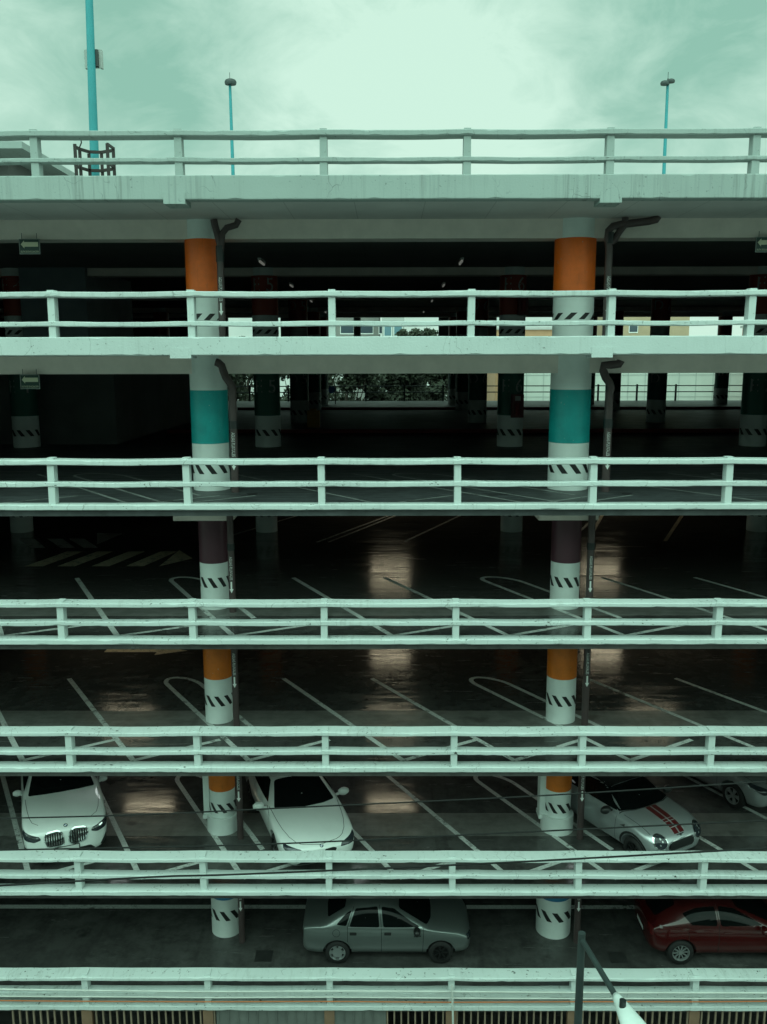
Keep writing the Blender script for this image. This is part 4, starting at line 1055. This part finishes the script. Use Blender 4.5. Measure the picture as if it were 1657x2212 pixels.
def gaps(m):
    for s in (-1, 1): strip(m, bc, 'top', [(2.18, s*.36), (2.15, s*.44), (2.08, s*.53), (1.9, s*.63), (1.6, s*.71), (1.3, s*.75), (1.05, s*.77), (.7, s*.80)], .010)
    strip(m, bc, 'top', [(2.18, -.36), (2.235, 0), (2.18, .36)], .009)
    for ax in ('left', 'right'):
        strip(m, bc, ax, [(.95, .3), (.95, .85), (.6, .93)], .010); strip(m, bc, ax, [(-.6, .3), (-.62, .95)], .010)
part(cpe, 'panel_gaps', M['gap'], gaps)
# --- silver hatchback with red stripes
S = [(1.84, .30, .56, .42, .62, .56, .52, .70, .73), (1.76, .22, .74, .46, .76, .68, .60, .80, .83), (1.55, .19, .83, .5, .82, .80, .64, .90, .93), (1.2, .18, .845, .5, .835, .88, .68, .955, .985),
     (.82, .18, .845, .5, .835, .90, .70, .985, 1.02), (.66, .18, .845, .5, .83, .91, .68, 1.05, 1.09), (.12, .18, .845, .5, .83, .92, .60, 1.33, 1.37), (-.5, .18, .845, .5, .83, .93, .59, 1.37, 1.41),
     (-1.2, .18, .845, .5, .83, .94, .57, 1.33, 1.38), (-1.65, .2, .82, .5, .80, .92, .56, 1.12, 1.16), (-1.84, .3, .70, .5, .70, .82, .56, .90, .92)]
loc, hd_ = place(1468, 1803, DK, .74, 30, 1.80)
mni, bn = car('small_hatchback', loc, hd_, 'small silver hatchback with red bonnet stripes and round headlights', S, .30, (1.22, -1.25), .845, M['car_silver'], 'dark', M['trim'], (.50, .82, 1.0))
part(mni, 'roof_panel', M['roof_black'], lambda m: decal(m, bn, 'top', [(.16, .56), (.16, -.56), (-1.45, -.52), (-1.45, .52)], .005, .08))
WS = [(.72, .76), (.17, .66), (.18, 0), (.17, -.66), (.72, -.76), (.86, -.45), (.90, 0), (.86, .45)]
part(mni, 'windscreen', M['glass'], lambda m: decal(m, bn, 'top', WS, .007, .07))
part(mni, 'windscreen_seal', M['chrome'], lambda m: strip(m, bn, 'top', [(.74, .78), (.875, .46), (.915, 0), (.875, -.46), (.74, -.78)], .022, .010))
for ax in ('left', 'right'):
    part(mni, 'side_window', M['glass'], lambda m: decal(m, bn, ax, [(.66, .985), (.10, 1.32), (-1.35, 1.30), (-1.6, 1.0)], .006, .04))
    part(mni, 'side_vent', M['chrome'], lambda m: decal(m, bn, ax, [(.82, .74), (.98, .83), (.98, .77)], .010, .01))
    part(mni, 'arch_trim', M['trim'], lambda m: strip(m, bn, ax, [(1.22+.395*math.cos(t), .31+.395*math.sin(t)) for t in [math.pi*i/14 for i in range(15)]], .055, .006, 0, 2))
def stripes(m):
    for s in (-1, 1): decal(m, bn, 'top', [(.92, s*.02), (.92, s*.16), (1.79, s*.15), (1.79, s*.02)], .005, .004)
part(mni, 'bonnet_stripes', M['stripe'], stripes)
def pins(m):
    for s in (-1, 1): strip(m, bn, 'top', [(.93, s*.178), (1.79, s*.168)], .009, .006)
    strip(m, bn, 'top', [(1.42, -.168), (1.42, .168)], .012, .008); strip(m, bn, 'top', [(1.50, -.168), (1.50, .168)], .012, .008); strip(m, bn, 'top', [(1.66, -.165), (1.66, .165)], .012, .008)
part(mni, 'stripe_edging', M['pin'], pins)
for s in (-1, 1):
    c = (s*.575, .70)
    el = lambda k: [(c[0]+k*.165*math.cos(t), c[1]+k*.155*math.sin(t)) for t in [2*math.pi*i/12 for i in range(12)]]
    h_ = part(mni, 'headlight', M['chrome'], lambda m: decal(m, bn, 'front', el(1.), .010, .05))
    part(h_, 'lens', M['lens'], lambda m: decal(m, bn, 'front', el(.84), .016, .05))
    def bul(m):
        for dy, dz in ((.03, .02), (-.03, -.04), (.0, .07)): decal(m, bn, 'front', [(c[0]+dy-.018, c[1]+dz-.018), (c[0]+dy+.018, c[1]+dz-.018), (c[0]+dy+.018, c[1]+dz+.018), (c[0]+dy-.018, c[1]+dz+.018)], .022, .018, 3)
    part(h_, 'bulb', M['alloy'], bul)
part(mni, 'grille', M['chrome'], lambda m: decal(m, bn, 'front', [(-.36, .46), (-.42, .60), (-.30, .70), (.30, .70), (.42, .60), (.36, .46)], .012, .06))
part(mni, 'grille_mesh', M['trim'], lambda m: decal(m, bn, 'front', [(-.335, .485), (-.39, .60), (-.285, .675), (.285, .675), (.39, .60), (.335, .485)], .020, .05))
part(mni, 'lower_intake', M['trim'], lambda m: decal(m, bn, 'front', [(-.5, .27), (-.46, .36), (.46, .36), (.5, .27)], .008, .03))
def emb(m):
    decal(m, bn, 'front', [(-.03, .735), (-.03, .775), (.03, .775), (.03, .735)], .012, .03); decal(m, bn, 'front', [(-.11, .757), (-.11, .772), (.11, .772), (.11, .757)], .010, .006)
part(mni, 'badge', M['chrome'], emb)
def gaps(m):
    for ax in ('left', 'right'): strip(m, bn, ax, [(.66, .28), (.70, .9)], .010); strip(m, bn, ax, [(-.5, .28), (-.5, .95)], .010)
    for s in (-1, 1): strip(m, bn, 'top', [(1.60, s*.70), (1.2, s*.72), (.85, s*.74)], .010)
part(mni, 'panel_gaps', M['gap'], gaps)
# --- silver car at the right edge
S = [(2.1, .30, .62, .44, .66, .62, .55, .72, .74), (2.0, .22, .80, .48, .80, .72, .66, .80, .83), (1.75, .19, .86, .52, .855, .82, .72, .89, .92), (1.3, .18, .88, .53, .875, .90, .74, .97, 1.0),
     (.95, .18, .88, .53, .875, .93, .74, 1.02, 1.06), (.8, .18, .88, .53, .87, .94, .70, 1.08, 1.12), (-.1, .18, .88, .53, .87, .96, .58, 1.42, 1.47), (-.9, .18, .88, .53, .87, .97, .57, 1.44, 1.49),
     (-1.6, .2, .87, .53, .85, .97, .56, 1.30, 1.36), (-2.0, .24, .84, .53, .80, .94, .60, 1.02, 1.05), (-2.1, .32, .74, .53, .72, .84, .60, .92, .94)]
pw_ = on_z(1583, 1744, DK); d_ = Vector((math.sin(R(29)), -math.cos(R(29)), 0)); rgt = Vector((-math.cos(R(29)), -math.sin(R(29)), 0))
o_ = pw_-rgt*.80-d_*1.33
edgec, be = car('silver_car', (o_.x, o_.y, DK), R(29-90), 'silver car cut off by the right edge showing one alloy front wheel', S, .33, (1.33, -1.25), .88, M['car_silver'], 'double', M['car_silver'], (.62, .86, 1.03))
part(edgec, 'windscreen', M['glass'], lambda m: decal(m, be, 'top', [(.9, .72), (-.04, .54), (-.02, 0), (-.04, -.54), (.9, -.72), (1.0, -.4), (1.02, 0), (1.0, .4)], .006, .07))
for ax in ('left', 'right'):
    part(edgec, 'side_window', M['glass'], lambda m: decal(m, be, ax, [(.6, 1.03), (-.05, 1.36), (-.75, 1.39), (-.75, 1.03)], .006, .05))
    part(edgec, 'side_window', M['glass'], lambda m: decal(m, be, ax, [(-.83, 1.03), (-.83, 1.39), (-1.35, 1.33), (-1.75, 1.08)], .006, .05))
for s in (-1, 1): part(edgec, 'headlight', M['lens'], lambda m: decal(m, be, 'front', [(s*.45, .64), (s*.5, .74), (s*.82, .86), (s*.84, .74), (s*.66, .62)], .007, .03))
part(edgec, 'grille', M['trim'], lambda m: decal(m, be, 'front', [(-.4, .5), (-.42, .62), (.42, .62), (.4, .5)], .008, .03))
def gaps(m):
    for ax in ('left', 'right'): strip(m, be, ax, [(.85, .3), (.87, .95)], .010); strip(m, be, ax, [(-.79, .3), (-.79, 1.0)], .010)
    for s in (-1, 1): strip(m, be, 'top', [(1.9, s*.68), (1.4, s*.76), (1.0, s*.77)], .010)
part(edgec, 'panel_gaps', M['gap'], gaps)
# --- grey saloon and red hatchback on the lowest deck, seen side on
DL = FLOOR[7]+.002
S = [(1.88, .30, .60, .42, .64, .58, .54, .64, .66), (1.82, .24, .75, .46, .75, .66, .64, .73, .75), (1.62, .20, .79, .5, .785, .76, .70, .82, .84), (1.3, .18, .80, .5, .79, .80, .70, .85, .88),
     (.96, .18, .80, .5, .79, .84, .70, .90, .94), (.82, .18, .80, .5, .785, .86, .67, .95, .99), (.16, .18, .80, .5, .785, .89, .55, 1.33, 1.37), (-.4, .18, .80, .5, .785, .90, .54, 1.38, 1.42),
     (-.95, .18, .80, .5, .785, .91, .54, 1.33, 1.37), (-1.45, .18, .80, .5, .78, .91, .66, 1.0, 1.03), (-1.62, .18, .80, .5, .78, .91, .70, .97, .995), (-1.9, .2, .78, .5, .77, .90, .70, .95, .97), (-1.99, .28, .73, .5, .73, .84, .66, .91, .93)]
sal, bs = car('saloon_car', (.02, 2.22, DL), 0, 'grey four door saloon seen side on in the lowest deck', S, .285, (1.20, -1.20), .80, M['car_grey'], 'hubcap', M['trim'], (.62, .78, .95), 'dark')
part(sal, 'windscreen', M['glass'], lambda m: decal(m, bs, 'top', [(.88, .66), (.23, .51), (.24, 0), (.23, -.51), (.88, -.66), (.98, -.38), (1.0, 0), (.98, .38)], .006, .07))
part(sal, 'rear_window', M['glass'], lambda m: decal(m, bs, 'top', [(-1.02, .48), (-1.42, .55), (-1.46, 0), (-1.42, -.55), (-1.02, -.48), (-1.0, 0)], .006, .06))
for ax in ('left', 'right'):
    part(sal, 'side_window', M['glass'], lambda m: decal(m, bs, ax, [(.72, .93), (.50, 1.04), (.12, 1.27), (-.18, 1.315), (-.13, .93)], .006, .05))
    part(sal, 'side_window', M['glass'], lambda m: decal(m, bs, ax, [(-.22, .93), (-.26, 1.32), (-.78, 1.28), (-.92, .945)], .006, .05))
    part(sal, 'side_window', M['glass'], lambda m: decal(m, bs, ax, [(-.99, .955), (-.87, 1.25), (-1.0, 1.18), (-1.22, .98)], .006, .04))
    for x_ in (-.03, -.83): part(sal, 'door_handle', M['trim'], lambda m: decal(m, bs, ax, [(x_-.08, .755), (x_-.08, .825), (x_+.08, .825), (x_+.08, .755)], .010, .02))
    part(sal, 'emblem', M['trim'], lambda m: (strip(m, bs, ax, [(.58, .725), (.66, .745), (.74, .735)], .03, .006), strip(m, bs, ax, [(.63, .715), (.67, .755)], .04, .007)))
    def gaps(m):
        strip(m, bs, ax, [(.78, .30), (.80, .90)], .011); strip(m, bs, ax, [(-.175, .30), (-.175, .9), (-.22, 1.34)], .011); strip(m, bs, ax, [(-.96, .55), (-.96, .93), (-.82, 1.3)], .011)
        strip(m, bs, ax, [(.8, .30), (-.75, .30)], .011)
        if ax == 'right': strip(m, bs, ax, [(-1.22+.085*math.cos(t), .80+.085*math.sin(t)) for t in [2*math.pi*i/16 for i in range(17)]], .009, .004, 0, 2)
    part(sal, 'panel_gaps', M['gap'], gaps)
    part(sal, 'window_line', M['alloy'], lambda m: strip(m, bs, ax, [(.76, .915), (-.95, .93)], .016, .008))
    part(sal, 'bumper_line', M['car_grey'], lambda m: (strip(m, bs, ax, [(-1.95, .60), (-1.55, .60)], .03, .012), strip(m, bs, ax, [(1.56, .56), (1.84, .55)], .03, .012)))
    for c in (1.20, -1.20): part(sal, 'arch_lip', M['car_grey'], lambda m: strip(m, bs, ax, [(c+.36*math.cos(t), .295+.36*math.sin(t)) for t in [math.pi*(.02+.96*i/14) for i in range(15)]], .035, .012, 0, 2))
    s = 1 if ax == 'left' else -1
    part(sal, 'tail_light', M['tail'], lambda m: decal(m, bs, 'rear', [(s*.42, .64), (s*.42, .84), (s*.70, .82), (s*.72, .64)], .008, .03))
    part(sal, 'headlight', M['lens'], lambda m: decal(m, bs, 'front', [(s*.40, .56), (s*.42, .65), (s*.70, .72), (s*.73, .60)], .008, .03))
part(sal, 'grille', M['trim'], lambda m: decal(m, bs, 'front', [(-.3, .5), (-.32, .6), (.32, .6), (.3, .5)], .008, .03))
S = [(2.03, .30, .60, .44, .64, .60, .54, .68, .70), (1.94, .22, .77, .48, .77, .68, .64, .76, .78), (1.70, .19, .83, .52, .825, .78, .70, .85, .88), (1.3, .18, .845, .52, .835, .85, .72, .92, .95),
     (.95, .18, .845, .52, .835, .88, .72, .97, 1.01), (.8, .18, .845, .52, .83, .89, .68, 1.02, 1.06), (.0, .18, .845, .52, .83, .93, .57, 1.35, 1.40), (-.6, .18, .845, .52, .83, .95, .56, 1.39, 1.445),
     (-1.2, .18, .845, .52, .83, .98, .54, 1.34, 1.40), (-1.65, .2, .84, .52, .81, .98, .54, 1.14, 1.20), (-1.84, .26, .80, .52, .78, .92, .58, .98, 1.0), (-1.93, .32, .70, .52, .70, .82, .56, .88, .90)]
redc, br = car('red_hatchback', (6.78+1.25, 2.24, DL), 0, 'dark red hatchback cut off by the right edge of the lowest deck', S, .305, (1.22, -1.25), .845, M['car_red'], 'multi', None, (.55, .82, 1.0))
part(redc, 'windscreen', M['glass'], lambda m: decal(m, br, 'top', [(.88, .68), (.06, .53), (.07, 0), (.06, -.53), (.88, -.68), (.98, -.38), (1.0, 0), (.98, .38)], .006, .07))
part(redc, 'rear_window', M['glass'], lambda m: decal(m, br, 'top', [(-1.33, .44), (-1.78, .50), (-1.84, 0), (-1.78, -.50), (-1.33, -.44), (-1.3, 0)], .006, .06))
for ax in ('left', 'right'):
    part(redc, 'side_window', M['glass'], lambda m: decal(m, br, ax, [(.62, .98), (.30, 1.14), (-.02, 1.29), (-.38, 1.335), (-.36, .98)], .006, .05))
    part(redc, 'side_window', M['glass'], lambda m: decal(m, br, ax, [(-.44, .985), (-.46, 1.335), (-.9, 1.30), (-1.22, 1.20), (-1.02, 1.0)], .006, .04))
    for x_ in (-.2, -1.0): part(redc, 'door_handle', M['car_red'], lambda m: strip(m, br, ax, [(x_-.09, .84), (x_+.09, .835)], .035, .02))
    def gaps(m):
        strip(m, br, ax, [(.75, .30), (.77, .92)], .010); strip(m, br, ax, [(-.40, .30), (-.40, .98), (-.42, 1.36)], .010); strip(m, br, ax, [(-1.08, .6), (-1.12, .98)], .010); strip(m, br, ax, [(.8, .27), (-.8, .27)], .02)
    part(redc, 'panel_gaps', M['gap'], gaps)
    part(redc, 'shoulder_crease', M['car_red'], lambda m: strip(m, br, ax, [(-1.75, .945), (-1.2, .92), (-.55, .86)], .05, .012))
    s = 1 if ax == 'left' else -1
    part(redc, 'tail_light', M['tail'], lambda m: decal(m, br, 'rear', [(s*.46, .70), (s*.46, .88), (s*.72, .90), (s*.76, .72)], .008, .03))
    part(redc, 'headlight', M['lens'], lambda m: decal(m, br, 'front', [(s*.42, .62), (s*.46, .70), (s*.76, .80), (s*.78, .68)], .008, .03))
part(redc, 'number_plate', M['plate'], lambda m: decal(m, br, 'rear', [(-.25, .50), (-.25, .60), (.25, .60), (.25, .50)], .02, .01))
